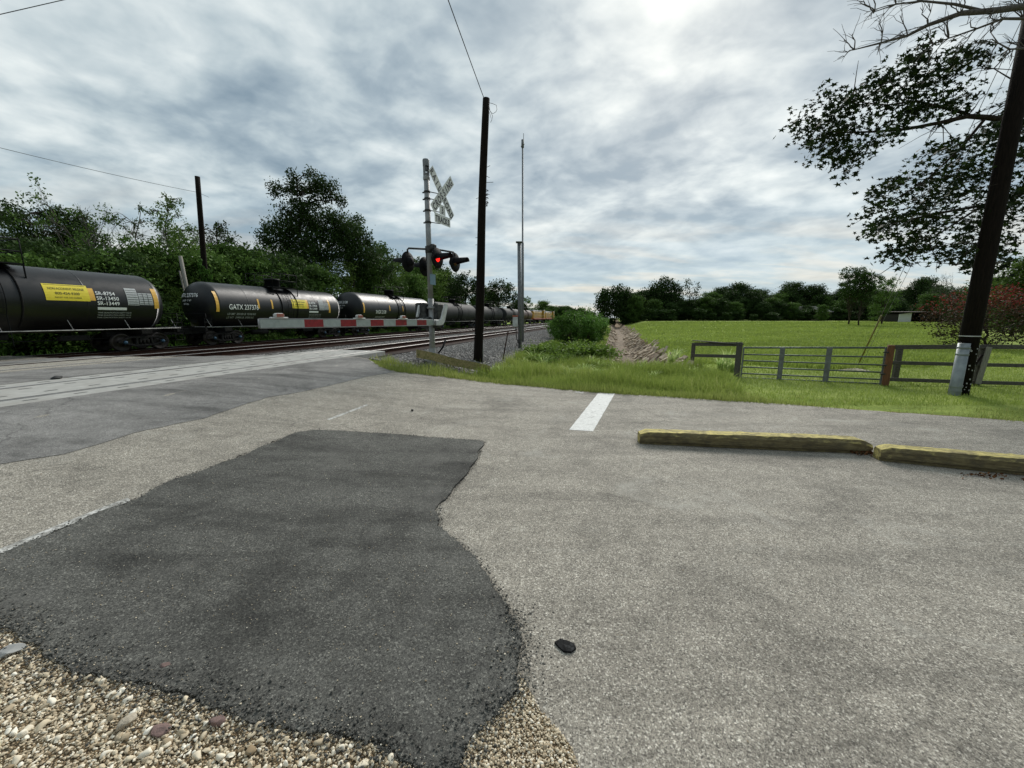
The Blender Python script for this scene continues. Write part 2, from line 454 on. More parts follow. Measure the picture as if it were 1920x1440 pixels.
M['leaf_litter'] = shade_mat('leaf_litter', (.07, .03, .015), (.20, .09, .035), (.30, .16, .07), trans=0, rand=0)
M['yellow_rod'] = simple('yellow_guy_guard', (.33, .27, .07), (.18, .15, .05), 6, .6, 0, 0)
M['board'] = simple('retaining_timber', (.46, .37, .19), (.24, .19, .10), 7, .9, 0, .5, .01, (.10, .12, .04), (5, 1, 5))
def timber_mat():
    m, nt, b = newmat('yellow_painted_timber'); n = N(nt)
    tc = n.node('ShaderNodeTexCoord'); vec = n.coord('Object', (1, 7, 7))
    wood = n.ramp(n.noise(vec, 5, 7, .7), [(.3, (.06, .045, .022)), (.5, (.17, .135, .062)), (.72, (.30, .25, .12))])
    pv = n.noise(n.coord('Object', (1.2, 3, 4)), 3.2, 7, .72, .5)
    sepx = n.node('ShaderNodeSeparateXYZ'); n.ln(tc.outputs['Object'], sepx.inputs[0])
    zz = n.math('SUBTRACT', pv, .16)
    geo = n.node('ShaderNodeNewGeometry'); vt = n.node('ShaderNodeVectorTransform'); vt.vector_type = 'NORMAL'
    vt.convert_from = 'WORLD'; vt.convert_to = 'OBJECT'; n.ln(geo.outputs['True Normal'], vt.inputs[0])
    sn = n.node('ShaderNodeSeparateXYZ'); n.ln(vt.outputs[0], sn.inputs[0])
    endf = n.math('ADD', n.math('MULTIPLY', n.math('ABSOLUTE', sn.outputs['X']), .30), n.math('MULTIPLY', n.math('MAXIMUM', sn.outputs['Z'], 0.0), .30))
    k = n.ramp(n.math('ADD', zz, endf), [(.50, 0.0), (.68, .82)])
    col = n.mix(wood, (.74, .62, .20), k)
    k2 = n.ramp(n.noise(n.coord('Object', (1, 2, 2)), 8, 7, .8), [(.47, 0.0), (.62, .8)])
    col = n.mix(col, (.09, .075, .045), k2)
    n.ln(col, b.inputs['Base Color']); b.inputs['Roughness'].default_value = .85
    n.bump(n.noise(vec, 14, 6, .7), .7, .01, b); return m
M['timber'] = timber_mat()

def ground_mat():
    m, nt, b = newmat('grass_ground'); n = N(nt); vec = n.coord('Object')
    g = n.ramp(n.noise(vec, .9, 8, .7, .3), [(.3, (.15, .205, .045)), (.5, (.26, .335, .07)), (.72, (.39, .45, .12))])
    big = n.ramp(n.noise(n.coord('Object', (.25, 1, 1)), .16, 5, .6, .4), [(.35, .72), (.6, 1.18)])
    g = n.mix(g, big, 1.0, 'MULTIPLY')
    fine = n.ramp(n.noise(n.coord('Object', (1, 1, 1)), 22, 5, .75), [(.3, .62), (.7, 1.35)])
    g = n.mix(g, fine, 1.0, 'MULTIPLY')
    # bare earth near the road edge
    at = n.node('ShaderNodeAttribute'); at.attribute_name = 'dirt'
    dn = n.math('ADD', at.outputs['Fac'], n.math('MULTIPLY', n.math('SUBTRACT', n.noise(vec, 1.6, 7, .75), .5), 2.2))
    dk = n.ramp(dn, [(.45, 0.0), (.8, 1.0)])
    earth = n.ramp(n.noise(vec, 14, 6, .7), [(.3, (.12, .08, .045)), (.7, (.28, .21, .13))])
    g = n.mix(g, earth, dk)
    n.ln(g, b.inputs['Base Color']); b.inputs['Roughness'].default_value = .95
    b.inputs['Specular IOR Level'].default_value = .1
    n.bump(n.noise(vec, 9, 8, .75), .9, .08, b)
    return m
M['ground'] = ground_mat()
def ballast_mat(name, a, bcol, c, scale):
    m, nt, b = newmat(name); n = N(nt); vec = n.coord('Object')
    v = n.voro(vec, scale); sep = n.node('ShaderNodeSeparateColor'); n.ln(v, sep.inputs[0])
    col = n.ramp(sep.outputs[0], [(0, a), (.5, bcol), (1, c)])
    d = n.voro(vec, scale, 'F1', 'Distance')
    col = n.mix(col, n.ramp(d, [(.2, 1.0), (.75, .35)]), 1.0, 'MULTIPLY')
    col = n.mix(col, n.ramp(n.noise(vec, .7, 5, .6), [(.3, .75), (.7, 1.15)]), 1.0, 'MULTIPLY')
    n.ln(col, b.inputs['Base Color']); b.inputs['Roughness'].default_value = .95
    inv = n.math('SUBTRACT', 1.0, d)
    n.bump(inv, 1.0, .03, b); return m
M['ballast'] = ballast_mat('ballast_bed', (.10, .095, .09), (.30, .285, .27), (.50, .48, .45), 16)
M['track_dark'] = ballast_mat('oily_ballast', (.022, .012, .010), (.050, .028, .022), (.105, .068, .056), 16)
M['gravel_bed'] = ballast_mat('gravel_bed', (.15, .10, .05), (.44, .31, .165), (.62, .49, .31), 90)
M['ditch'] = simple('ditch_clay', (.34, .27, .19), (.09, .065, .045), 2.6, .95, 0, 1.0, .08, (.20, .13, .085))
M['slab'] = simple('riprap_slab', (.58, .48, .36), (.26, .19, .13), 3, .95, 0, .5, .03)

def emis(name, col, e, base):
    m, nt, b = newmat(name); n = N(nt)
    f = n.ramp(n.noise(n.coord('Object'), 30, 3), [(.3, tuple(c * .8 for c in col)), (.7, col)])
    n.ln(f, b.inputs['Emission Color']); b.inputs['Emission Strength'].default_value = e
    b.inputs['Base Color'].default_value = (*base, 1); return m
M['lens_on'] = emis('lit_red_lens', (1.0, .02, .015), 1.6, (.5, .02, .02))

for k_ in ('pole', 'black', 'mech', 'rail_side', 'tie', 'truck', 'fence_wood', 'board', 'bark', 'lump'):
    M[k_].node_tree.nodes['Principled BSDF'].inputs['Specular IOR Level'].default_value = .12
for k_ in ('tank_grey', 'tank_rust'):
    M[k_].node_tree.nodes['Principled BSDF'].inputs['Specular IOR Level'].default_value = .3
# ------------------------------------------------------------------ sheets
def grid_sheet(name, X, Y, Z, mat):
    n, m = X.shape
    V = np.stack([X, Y, Z], -1).reshape(-1, 3)
    i, j = np.meshgrid(np.arange(n - 1), np.arange(m - 1), indexing='ij')
    a = (i * m + j).ravel()
    L = np.stack([a, a + m, a + m + 1, a + 1], 1).ravel()
    o = mesh_np(name, V, mat=mat, loops=L, starts=np.arange(0, len(L), 4), smooth=True)
    return o

def dens(segs):
    out = []
    for a, b, stp in segs:
        out += list(np.arange(a, b, stp))
    out.append(segs[-1][1]); return np.array(out)

def poly_sheet(name, poly, off, mat, step=.25, jag=0.0, jstep=.08, zf=None, thick=0.0):
    """polygon (x,y) laid on the terrain, `off` above it, with a ragged outline"""
    pts = []
    n = len(poly)
    for i in range(n):
        a = np.array(poly[i][:2]); b = np.array(poly[(i + 1) % n][:2]); L = np.linalg.norm(b - a)
        k = max(1, int(L / jstep)); d = (b - a) / max(L, 1e-6); nn = np.array([-d[1], d[0]])
        for q in range(k):
            p = a + (b - a) * q / k
            if jag:
                w = (math.sin(p[0] * 7.3 + p[1] * 11.1) * .5 + math.sin(p[0] * 23 - p[1] * 17) * .3 + random.uniform(-.5, .5) * .6)
                p = p + nn * jag * w
            pts.append(p)
    pts = np.array(pts)
    x0, y0 = pts.min(0); x1, y1 = pts.max(0)
    gx, gy = np.meshgrid(np.arange(x0, x1, step), np.arange(y0, y1, step)); g = np.stack([gx.ravel(), gy.ravel()], 1)
    ins = inside(g, pts); g = g[ins]
    allp = [Vector((float(p[0]), float(p[1]))) for p in pts] + [Vector((float(p[0]), float(p[1]))) for p in g]
    vs, es, fs, _, _, _ = delaunay_2d_cdt(allp, [], [list(range(len(pts)))], 1, 1e-5)
    vs = np.array([(v[0], v[1]) for v in vs])
    z = (H(vs[:, 0], vs[:, 1]) if zf is None else zf(vs[:, 0], vs[:, 1])) + off
    V = [(a[0], a[1], b) for a, b in zip(vs, z)]
    fs = [tuple(f) for f in fs]
    if thick:
        # skirt along the outline, so the sheet reads as a layer with a real edge
        m = len(V); ed = {}
        for f in fs:
            for i in range(len(f)):
                e = (f[i], f[(i + 1) % len(f)]); ed[e] = 1
        bd = [e for e in ed if (e[1], e[0]) not in ed]
        low = {}
        for a, b_ in bd:
            for q in (a, b_):
                if q not in low:
                    low[q] = len(V); V.append((V[q][0], V[q][1], V[q][2] - thick))
        fs += [(b_, a, low[a], low[b_]) for a, b_ in bd]
    o = mesh_np(name, V, fs, mat)
    if o.data.polygons and o.data.polygons[0].normal.z < 0: o.data.flip_normals()
    return o
def inside(g, poly):
    x, y = g[:, 0], g[:, 1]; r = np.zeros(len(g), bool); n = len(poly); j = n - 1
    for i in range(n):
        xi, yi = poly[i][0], poly[i][1]; xj, yj = poly[j][0], poly[j][1]
        c = ((yi > y) != (yj > y)) & (x < (xj - xi) * (y - yi) / (yj - yi + 1e-12) + xi)
        r ^= c; j = i
    return r

# ground sheet (grass)
ss = dens([(-1500, -200, 100), (-200, -60, 10), (-60, -30, 1.5), (-30, -3, .3), (-3, 4.4, .12), (4.4, 20, .5), (20, 60, 2), (60, 200, 10), (200, 1500, 100)])
tt = dens([(-200, -20, 20), (-20, 4, 1.5), (4, 14, .3), (14, 60, .16), (60, 130, .6), (130, 300, 6), (300, 1600, 60)])
SS, TT = np.meshgrid(ss, tt, indexing='ij')
X = SS * C_ + TT * S_; Y = -SS * S_ + TT * C_
Z = H(X, Y)
ins = Y < edge_y(X) - .02
Z = np.where(ins, A(SS) - .10, Z - .012)
g = kind(grid_sheet('ground', X, Y, Z, M['ground']), 'structure')
# dirt attribute
d = Y - edge_y(X)
dirt = np.where((d > -.4) & (d < .30), .72, 0.0)
dirt = np.maximum(dirt, 1.05 * np.exp(-((d - 1.0) / 1.0) ** 2) * sm(X, 4.6, 6.5) * (1 - sm(X, 10.5, 13)))
dirt = np.maximum(dirt, .85 * np.exp(-(((SS + 3.3) / .9) ** 2 + ((TT - 19) / 3.0) ** 2)))
dd = np.abs(SS - 1.0 - .25 * np.sin(TT * .11))
dirt = np.maximum(dirt, 1.2 * (1 - sm(dd, 1.75, 2.15)) * sm(TT, 14.8, 17))
dirt = np.maximum(dirt, .6 * ((SS > -24.5 - 8) & (SS < -22)) * 1.0)
at = g.data.attributes.new('dirt', 'FLOAT', 'POINT'); at.data.foreach_set('value', dirt.astype(np.float32).ravel())

# ditch lining
si = np.arange(-1.1, 3.2, .07); ti = np.concatenate([np.arange(15.6, 50, .1), np.arange(50, 125, .4)])
SS2, TT2 = np.meshgrid(si, ti, indexing='ij')
cen = 1.0 + .25 * np.sin(TT2 * .11)
wv = 1.72 + .22 * wob(TT2, TT2 * .3, 1.3) + .12 * wob(TT2, TT2, 4.1)
SS2 = cen + (SS2 - 1.05) / 2.15 * wv
X = SS2 * C_ + TT2 * S_; Y = -SS2 * S_ + TT2 * C_
lift = .03 - .09 * np.clip(np.abs(SS2 - cen) / wv, 0, 1) ** 6
kind(grid_sheet('ditch', X, Y, H(X, Y) + lift, M['ditch']), 'structure')

# asphalt
xs = dens([(-60, -26, 2), (-26, -6, .3), (-6, 10, .2), (10, 24, .6), (24, 60, 4)])
vv = np.concatenate([np.arange(0, 1.2, .15), np.arange(1.2, 16, .3), np.arange(16, 50, 2)])
XX, VV = np.meshgrid(xs, vv, indexing='ij')
jag = .06 * wob(XX, XX * .5, 6.0) + .04 * wob(XX, XX, 19.0)
YY = edge_y(XX) + jag - VV
sA, tA = st(XX, YY)
kind(grid_sheet('road', XX, YY, A(sA) + .0, M['asphalt']), 'structure').data.flip_normals()
AZ = lambda x, y: A(st(x, y)[0])

def PP(l, z=None): return [P(u, v)[:2] for u, v in l]
# newer asphalt beside the rails
b_new = PP([(738, 698), (690, 706), (620, 723), (560, 736), (500, 746), (440, 765), (385, 784), (330, 795), (250, 813), (180, 835), (120, 852), (60, 862), (0, 871)])
xq, yq = b_new[-1]
dq = ((b_new[-1][0] - b_new[-3][0]), (b_new[-1][1] - b_new[-3][1])); Lq = math.hypot(*dq)
b_new.append((xq + dq[0] / Lq * 12, yq + dq[1] / Lq * 12))
x0_, y0_ = b_new[-1]
left = [xy(-8.05, -8.0)]
right = [xy(-8.05, 10.9)]
def eclip(s, t):
    x, y = xy(s, t); y = min(y, edge_y(x) - .03); return (float(x), float(y))
# near strip: between boundary and the near concrete panel
top = [(x, float(edge_y(x)) - .04) for x in (-3.7, -4.3, -4.9, -5.3)]
sN = -8.02
strip = b_new + [xy(sN, -9)] + [xy(sN, t) for t in np.arange(-8, 10.9, 1)] + [eclip(sN, 11.3)] + top[::-1]
kind(poly_sheet('asphalt_overlay', strip, .005, M['asphalt_new'], .35, .02, .15, AZ), 'structure')
# between the tracks and towards the train
def band(s0, s1, off, mat, name, extra=0.0):
    x_a = []; 
    tl = np.arange(-14, 40, .25)
    def tend(s):
        for t in tl:
            x, y = xy(s, t)
            if y > edge_y(x) - .03 - extra: return t
        return tl[-1]
    n = 16; up = [xy(s, tend(s)) for s in np.linspace(s0, s1, n)]
    poly = [xy(s0, -14)] + [xy(s0, t) for t in np.arange(-13, tend(s0), 1.0)] + up + [xy(s1, t) for t in np.arange(tend(s1) - .5, -14, -1.0)] + [xy(s1, -14)]
    return kind(poly_sheet(name, poly, off, mat, .4, 0, .3, AZ), 'structure')
band(-10.72, -13.95, .005, M['asphalt_new'], 'asphalt_overlay')
band(-15.85, -24.2, .005, M['asphalt_new'], 'asphalt_overlay')

# dark patch
patch = PP([(590, 808), (680, 812), (780, 819), (850, 825), (907, 829), (898, 850), (886, 875), (862, 905), (840, 930), (824, 948), (818, 960), (826, 975), (820, 990),
            (842, 1008), (862, 1026), (893, 1052), (915, 1082), (940, 1120), (955, 1150), (968, 1178), (971, 1215), (975, 1262), (972, 1300), (940, 1330),
            (905, 1362), (880, 1390), (868, 1420), (862, 1470), (800, 1480), (770, 1440), (700, 1398), (640, 1380), (560, 1368), (490, 1358), (440, 1345), (380, 1322),
            (320, 1302), (262, 1288), (205, 1276), (150, 1262), (110, 1240), (75, 1212), (40, 1190), (0, 1172), (-120, 1120), (-160, 1090), (-60, 1070),
            (0, 1046), (80, 1010), (160, 975), (240, 945), (330, 900), (400, 878), (470, 850), (520, 828), (560, 812)])
kind(poly_sheet('asphalt_patch', patch, .018, M['patch'], .12, .024, .012, AZ, thick=.02), 'structure')
# gravel shoulder
gr1 = PP([(-260, 1070), (-160, 1090), (0, 1172), (75, 1212), (150, 1262), (262, 1288), (380, 1322), (490, 1358), (560, 1368), (700, 1398), (770, 1440), (820, 1500), (700, 1640), (100, 1680), (-500, 1560)])
gr2 = PP([(973, 1262), (990, 1290), (1010, 1330), (1045, 1370), (1075, 1410), (1090, 1450), (1060, 1560), (900, 1580), (840, 1500), (862, 1440), (868, 1420), (880, 1390), (905, 1362), (940, 1330), (972, 1300)])
kind(poly_sheet('gravel_shoulder', [(-6, 1.6)] + gr1[0:0] + gr1 + [(-1.4, -.4), (-6, -.4)] if False else gr1, .006, M['gravel_bed'], .12, .02, .03, AZ), 'structure')
kind(poly_sheet('gravel_shoulder', gr2, .007, M['gravel_bed'], .12, .01, .03, AZ), 'structure')
# painted markings
bar = PP([(1121, 738), (1153, 738), (1112, 809), (1067, 806)])
kind(poly_sheet('stop_line', bar, .004, M['wpaint'], .2, .004, .05, AZ), 'structure')
kind(poly_sheet('worn_line', PP([(612, 787), (688, 758), (691, 760), (618, 788)]), .004, M['wline'], .2, .008, .05, AZ), 'structure')
kind(poly_sheet('worn_line', PP([(-60, 1056), (0, 1031), (120, 981), (240, 934), (246, 940), (120, 991), (0, 1043), (-60, 1070)]), .0075, M['wline'], .2, .006, .05, AZ), 'structure')
kind(poly_sheet('worn_line', PP([(1080, 734), (1094, 736), (1093, 738), (1078, 736)]), .004, M['wline'], .2, .005, .05, AZ), 'structure')

# ballast strips north of the road
def strip_sheet(name, s0, s1, t0, t1, mat, off, tstep=.5, n=8, clip=True):
    si = np.linspace(s0, s1, n); tj = np.concatenate([np.arange(0, min(t1 - t0, 60), tstep), np.arange(60, t1 - t0, 4)])
    S3, T3 = np.meshgrid(si, tj, indexing='ij')
    T3 = T3 + t0
    X = S3 * C_ + T3 * S_; Y = -S3 * S_ + T3 * C_
    if clip: Y = np.maximum(Y, edge_y(X) - .3); 
    S4, T4 = st(X, Y)
    X = S4 * C_ + T4 * S_; Y = -S4 * S_ + T4 * C_
    w = .25 * wob(T3, S3, 1.1) * (np.abs(S3 - si[0]) < 1e-6) * 0
    Z = np.maximum(H(X, Y), -9) + off
    Z = np.where(Y < edge_y(X), A(S4) - .05, Z)
    return kind(grid_sheet(name, X, Y, Z, mat), 'structure')
def shoulder():
    tj = np.concatenate([np.arange(9.5, 60, .3), np.arange(60, 400, 4)])
    fr = np.linspace(0, 1, 14)
    FR, T3 = np.meshgrid(fr, tj, indexing='ij')
    outer = -4.15 + .35 * wob(T3, T3 * .2, .9) - .9 * sm(T3, 28, 45) + .7 * np.exp(-((T3 - 15) / 3.) ** 2)
    S3 = -10.8 + (outer + 10.8) * FR
    X = S3 * C_ + T3 * S_; Y = -S3 * S_ + T3 * C_
    Z = H(X, Y) + .012 - .05 * (FR > .99)
    Z = np.where(Y < edge_y(X) + .1, A(S3) - .12, Z)
    kind(grid_sheet('ballast_bed', X, Y, Z, M['ballast']), 'structure')
shoulder()
strip_sheet('ballast_bed', -17.5, -10.8, 8, 400, M['ballast'], .012, .4, 16)
strip_sheet('ballast_bed', -28.6, -23.2, 8, 400, M['track_dark'], .012, .6, 10)

# ------------------------------------------------------------------ tracks
RAILP = [(-.07, 0), (.07, 0), (.07, .015), (.012, .03), (.012, .125), (.036, .135), (.036, .165), (.026, .172), (-.026, .172), (-.036, .165), (-.036, .135), (-.012, .125), (-.012, .03), (-.07, .015)]
tie_me = None
def track(sc_, ztop, label, t0=-14, t1=330, tie_from=12, nties=95, dark=True):
    root = thing('railway_track', label, 'railway track', (*xy(sc_, 0), ztop - .172), -TH, 'railway tracks crossing the road')
    for sg in (-1, 1):
        b = MB()
        ts = list(np.arange(t0, t1, 12)) + [t1]
        V = []; n = len(RAILP)
        for t in ts:
            for (px, pz) in RAILP: V.append((sg * .7535 + px, t, pz))
        Fc = [(i * n + k, (i + 1) * n + k, (i + 1) * n + (k + 1) % n, i * n + (k + 1) % n) for i in range(len(ts) - 1) for k in range(n)]
        b.add(V, Fc)
        r = b.build('rail', M['rail_side'], root)
        r.data.materials.append(M['rail_top'])
        for p in r.data.polygons:
            k = p.index % n
            if k in (6, 7, 8): p.material_index = 1
    global tie_me
    if tie_me is None:
        bb = MB(); bb.box((0, 0, 0), (2.6, .23, .18), bev=.012)
        o = bb.build('railway_tie', M['tie'], root); tie_me = o.data; o.location = (0, tie_from, -.075); start = 1
    else: start = 0
    for i in range(start, nties):
        o = link(bpy.data.objects.new('railway_tie', tie_me)); o.parent = root
        o.location = (random.uniform(-.03, .03), tie_from + i * .5, -.075); o.rotation_euler = (0, 0, random.uniform(-.01, .01))
    b = MB()
    for i in range(nties, 260): b.box((0, tie_from + i * .5, -.075), (2.6, .23, .18))
    kind(b.build('railway_tie_row', M['tie'], root), 'stuff')
    return root
track(-9.36, .508, 'nearest railway track of rusty rails, running beside the grey ballast shoulder', tie_from=13.2)
track(-14.87, .468, 'middle railway track, between the nearest track and the one carrying the train', tie_from=14.2)
track(-25.9, -.05, 'farthest railway track, lowest of the three, with the tank car train standing on it', tie_from=8, t0=-14)
# dark oily gauge strips
for s0, s1, o_ in ((-10.15, -8.6, .035), (-15.6, -14.15, .035)):
    strip_sheet('track_bed', s0 - .62, s1 + .62, 10, 400, M['track_dark'], o_ + .004, .5, 6)

# concrete crossing panels (near track), asphalt-flush panels at the middle track
def panels():
    root = thing('concrete_crossing', 'pale concrete slab crossing laid between and beside the nearest rails', 'level crossing', (*xy(-9.36, 4), .5), -TH)
    for si_, (a, b_) in enumerate([(-8.05, -8.565), (-8.705, -10.015), (-10.155, -10.68)]):
        for k in range(9):
            ta = -9.5 + k * 2.44; tb = ta + 2.43
            if k == 8: tb = min(tb, [12.4, 12.6, 12.9][si_])
            b = MB(); w = abs(a - b_)
            b.box((0, 0, -.09), (w, tb - ta, .2), bev=.012)
            n0 = len(b.f)
            for q in range(4):
                for e in ((-w * .25, w * .25) if w > 1 else (0,)):
                    zt = .0125; x0, y0 = e, -((tb - ta) / 2) + .3 + q * (tb - ta) / 4.3
                    b.add([(x0 - .025, y0 - .08, zt), (x0 + .025, y0 - .08, zt), (x0 + .025, y0 + .08, zt), (x0 - .025, y0 + .08, zt)], [(0, 1, 2, 3)])
            o = b.build('panel', M['concrete'], root); o.data.materials.append(M['mech'])
            for f in range(n0, len(b.f)): o.data.polygons[f].material_index = 1
            o.location = ((a + b_) / 2 + 9.36, (ta + tb) / 2 - 4, .004 - .01 + random.uniform(-.003, .003))
panels()
for k, (a, b_) in enumerate(((-14.05, -13.55), (-14.185, -15.555), (-15.69, -16.2))):
    tl = 6
    band(a, b_, .009, M['asphalt'], 'crossing_surface')
for a, b_ in ((-8.57, -8.70), (-10.02, -10.15), (-14.05, -14.18), (-15.56, -15.69)): band(a, b_, .0035, M['lump'], 'flangeway_shade')  # dark strips paint the shade of the rail grooves, which have no depth

# ------------------------------------------------------------------ stones
PHI = (1 + 5 ** .5) / 2
ICO = np.array([(-1, PHI, 0), (1, PHI, 0), (-1, -PHI, 0), (1, -PHI, 0), (0, -1, PHI), (0, 1, PHI), (0, -1, -PHI), (0, 1, -PHI), (PHI, 0, -1), (PHI, 0, 1), (-PHI, 0, -1), (-PHI, 0, 1)]) / math.sqrt(1 + PHI ** 2)
ICF = np.array([(0, 11, 5), (0, 5, 1), (0, 1, 7), (0, 7, 10), (0, 10, 11), (1, 5, 9), (5, 11, 4), (11, 10, 2), (10, 7, 6), (7, 1, 8), (3, 9, 4), (3, 4, 2), (3, 2, 6), (3, 6, 8), (3, 8, 9), (4, 9, 5), (2, 4, 11), (6, 2, 10), (8, 6, 7), (9, 8, 1)])
OCT = np.array([(1, 0, 0), (-1, 0, 0), (0, 1, 0), (0, -1, 0), (0, 0, 1), (0, 0, -1)], float)
OCF = np.array([(0, 2, 4), (2, 1, 4), (1, 3, 4), (3, 0, 4), (2, 0, 5), (1, 2, 5), (3, 1, 5), (0, 3, 5)])
def rotm(n, rg, tilt=math.pi):
    q = rg.normal(size=(n, 4)); q /= np.linalg.norm(q, axis=1)[:, None]
    w, x, y, z = q.T
    return np.stack([1 - 2 * (y * y + z * z), 2 * (x * y - z * w), 2 * (x * z + y * w), 2 * (x * y + z * w), 1 - 2 * (x * x + z * z), 2 * (y * z - x * w), 2 * (x * z - y * w), 2 * (y * z + x * w), 1 - 2 * (x * x + y * y)], 1).reshape(n, 3, 3)
def stones(name, pos, size, mat, seed=1, oct_=False, flat=.62, subd=False, shade=None):
    rg = np.random.default_rng(seed); n = len(pos)
    B, Fc = (OCT, OCF) if oct_ else (ICO, ICF)
    nv = len(B)
    R = rotm(n, rg)
    V = np.einsum('nij,vj->nvi', R, B) * (1 + rg.uniform(-.26, .26, (n, nv, 1)))
    sc3 = np.stack([rg.uniform(.75, 1.25, n), rg.uniform(.6, .95, n), rg.uniform(.45, .8, n)], 1)
    V = V * sc3[:, None, :]
    R2 = rotm(n, rg); a = rg.uniform(0, 6.28, n)
    Rz = np.zeros((n, 3, 3)); Rz[:, 0, 0] = np.cos(a); Rz[:, 0, 1] = -np.sin(a); Rz[:, 1, 0] = np.sin(a); Rz[:, 1, 1] = np.cos(a); Rz[:, 2, 2] = 1
    V = np.einsum('nij,nvj->nvi', Rz, V)
    V = V * size[:, None, None] * .5 + pos[:, None, :]
    Fa = (Fc[None] + (np.arange(n) * nv)[:, None, None]).reshape(-1)
    sh = rg.beta(1.6, 1.5, n) if shade is None else shade
    return mesh_np(name, V.reshape(-1, 3), mat=mat, loops=Fa, starts=np.arange(0, len(Fa), 3), attr=np.repeat(sh, len(Fc)))

def ico2():
    V = [tuple(v) for v in ICO]; cache = {}; F2 = []
    def mid(a, b):
        k = (min(a, b), max(a, b))
        if k not in cache:
            m = (np.array(V[a]) + np.array(V[b])) / 2; V.append(tuple(m / np.linalg.norm(m))); cache[k] = len(V) - 1
        return cache[k]
    for a, b, c in ICF:
        x, y, z = mid(a, b), mid(b, c), mid(c, a); F2 += [(a, x, z), (b, y, x), (c, z, y), (x, y, z)]
    return np.array(V), np.array(F2)
IC2, IF2 = ico2()
def chips(name, pos, size, mat, seed=1):
    """angular stones: spheres cut by random planes"""
    rg = np.random.default_rng(seed); n = len(pos); nv = len(IC2)
    V = np.repeat(IC2[None], n, 0).copy()
    for _ in range(11):
        nn = rg.normal(size=(n, 3)); nn /= np.linalg.norm(nn, axis=1)[:, None]; hh = rg.uniform(.30, .72, n)
        d = np.einsum('nvj,nj->nv', V, nn) - hh[:, None]; V -= np.maximum(d, 0)[:, :, None] * nn[:, None, :]
    V *= np.stack([rg.uniform(.9, 1.28, n), rg.uniform(.75, 1.1, n), rg.uniform(.5, .9, n)], 1)[:, None, :]
    a = rg.uniform(0, 6.28, n); Rz = np.zeros((n, 3, 3)); Rz[:, 0, 0] = np.cos(a); Rz[:, 0, 1] = -np.sin(a); Rz[:, 1, 0] = np.sin(a); Rz[:, 1, 1] = np.cos(a); Rz[:, 2, 2] = 1
    tl = rg.normal(0, .25, n); Rx = np.zeros((n, 3, 3)); Rx[:, 0, 0] = 1; Rx[:, 1, 1] = np.cos(tl); Rx[:, 1, 2] = -np.sin(tl); Rx[:, 2, 1] = np.sin(tl); Rx[:, 2, 2] = np.cos(tl)
    V = np.einsum('nij,njk,nvk->nvi', Rz, Rx, V) * size[:, None, None] * .55 + pos[:, None, :]
    Fa = (IF2[None] + (np.arange(n) * nv)[:, None, None]).reshape(-1)
    return mesh_np(name, V.reshape(-1, 3), mat=mat, loops=Fa, starts=np.arange(0, len(Fa), 3), attr=np.repeat(rg.beta(1.7, 1.2, n), len(IF2)))

def scat(poly, n, rg):
    p = np.array([q[:2] for q in poly]); x0, y0 = p.min(0); x1, y1 = p.max(0)
    out = np.zeros((0, 2))
    while len(out) < n:
        c = np.stack([rg.uniform(x0, x1, n), rg.uniform(y0, y1, n)], 1); out = np.concatenate([out, c[inside(c, p)]])
    return out[:n]
rg = np.random.default_rng(3)
g1 = scat(gr1, 20000, rg); s1 = .006 + .024 * rg.beta(1.1, 3.2, len(g1))
z1 = AZ(g1[:, 0], g1[:, 1]) + .006 + s1 * rg.uniform(.0, .32, len(g1))
bigm = s1 > .0125
o = chips('gravel', np.column_stack([g1, z1])[bigm], s1[bigm], M['gravel'], 55); kind(o, 'stuff')
o['label'] = 'angular cream stones making up most of the gravel shoulder'; o['category'] = 'gravel'
o = stones('gravel', np.column_stack([g1, z1])[~bigm], s1[~bigm], M['gravel'], 5); kind(o, 'stuff')
o['label'] = 'cream and tan loose gravel along the ragged asphalt edge'; o['category'] = 'gravel'
g1b = scat(gr1, 420, rg); s1b = .024 + .026 * rg.random(len(g1b))
o = chips('gravel', np.column_stack([g1b, AZ(g1b[:, 0], g1b[:, 1]) + .012]), s1b, M['gravel'], 6); kind(o, 'stuff')
o['label'] = 'larger pale stones among the gravel at the asphalt edge'; o['category'] = 'gravel'
g2 = scat(gr2, 4200, rg); s2 = .004 + .018 * rg.beta(1.1, 3, len(g2))
o = stones('gravel', np.column_stack([g2, AZ(g2[:, 0], g2[:, 1]) + .007 + s2 * .25]), s2, M['gravel'], 7); kind(o, 'stuff')
o['label'] = 'fine tan gravel in the wedge between dark patch and old asphalt'; o['category'] = 'gravel'
# crumbs on the patch and road
g3 = scat(patch, 2600, rg)
cent = np.array(patch).mean(0)
keep = rg.random(len(g3)) < np.clip(1.9 - g3[:, 1] * .42, .06, 1)
seg3 = []
for i in range(len(patch)):
    a, b_ = np.array(patch[i]), np.array(patch[(i + 1) % len(patch)])
    if max(a[1], b_[1]) < 2.05:
        L = np.linalg.norm(b_ - a); k_ = int(L * 150); f = rg.random((k_, 1)); seg3.append(a + (b_ - a) * f + rg.normal(0, .045, (k_, 2)))
g3 = np.concatenate([g3[keep]] + seg3); s3 = .003 + .013 * rg.beta(1, 3.5, len(g3))
o = stones('gravel', np.column_stack([g3, AZ(g3[:, 0], g3[:, 1]) + .019 + s3 * .2]), s3, M['gravel'], 8, True); kind(o, 'stuff')
o['label'] = 'loose grit scattered over the dark asphalt patch'; o['category'] = 'gravel'
g4 = np.stack([rg.uniform(-9, 7, 2200), rg.uniform(1.2, 9, 2200)], 1)
g4 = g4[g4[:, 1] < edge_y(g4[:, 0]) - .1]; s4 = .004 + .012 * rg.beta(1, 4, len(g4))
o = stones('gravel', np.column_stack([g4, AZ(g4[:, 0], g4[:, 1]) + .004]), s4, M['gravel'], 9, True); kind(o, 'stuff')
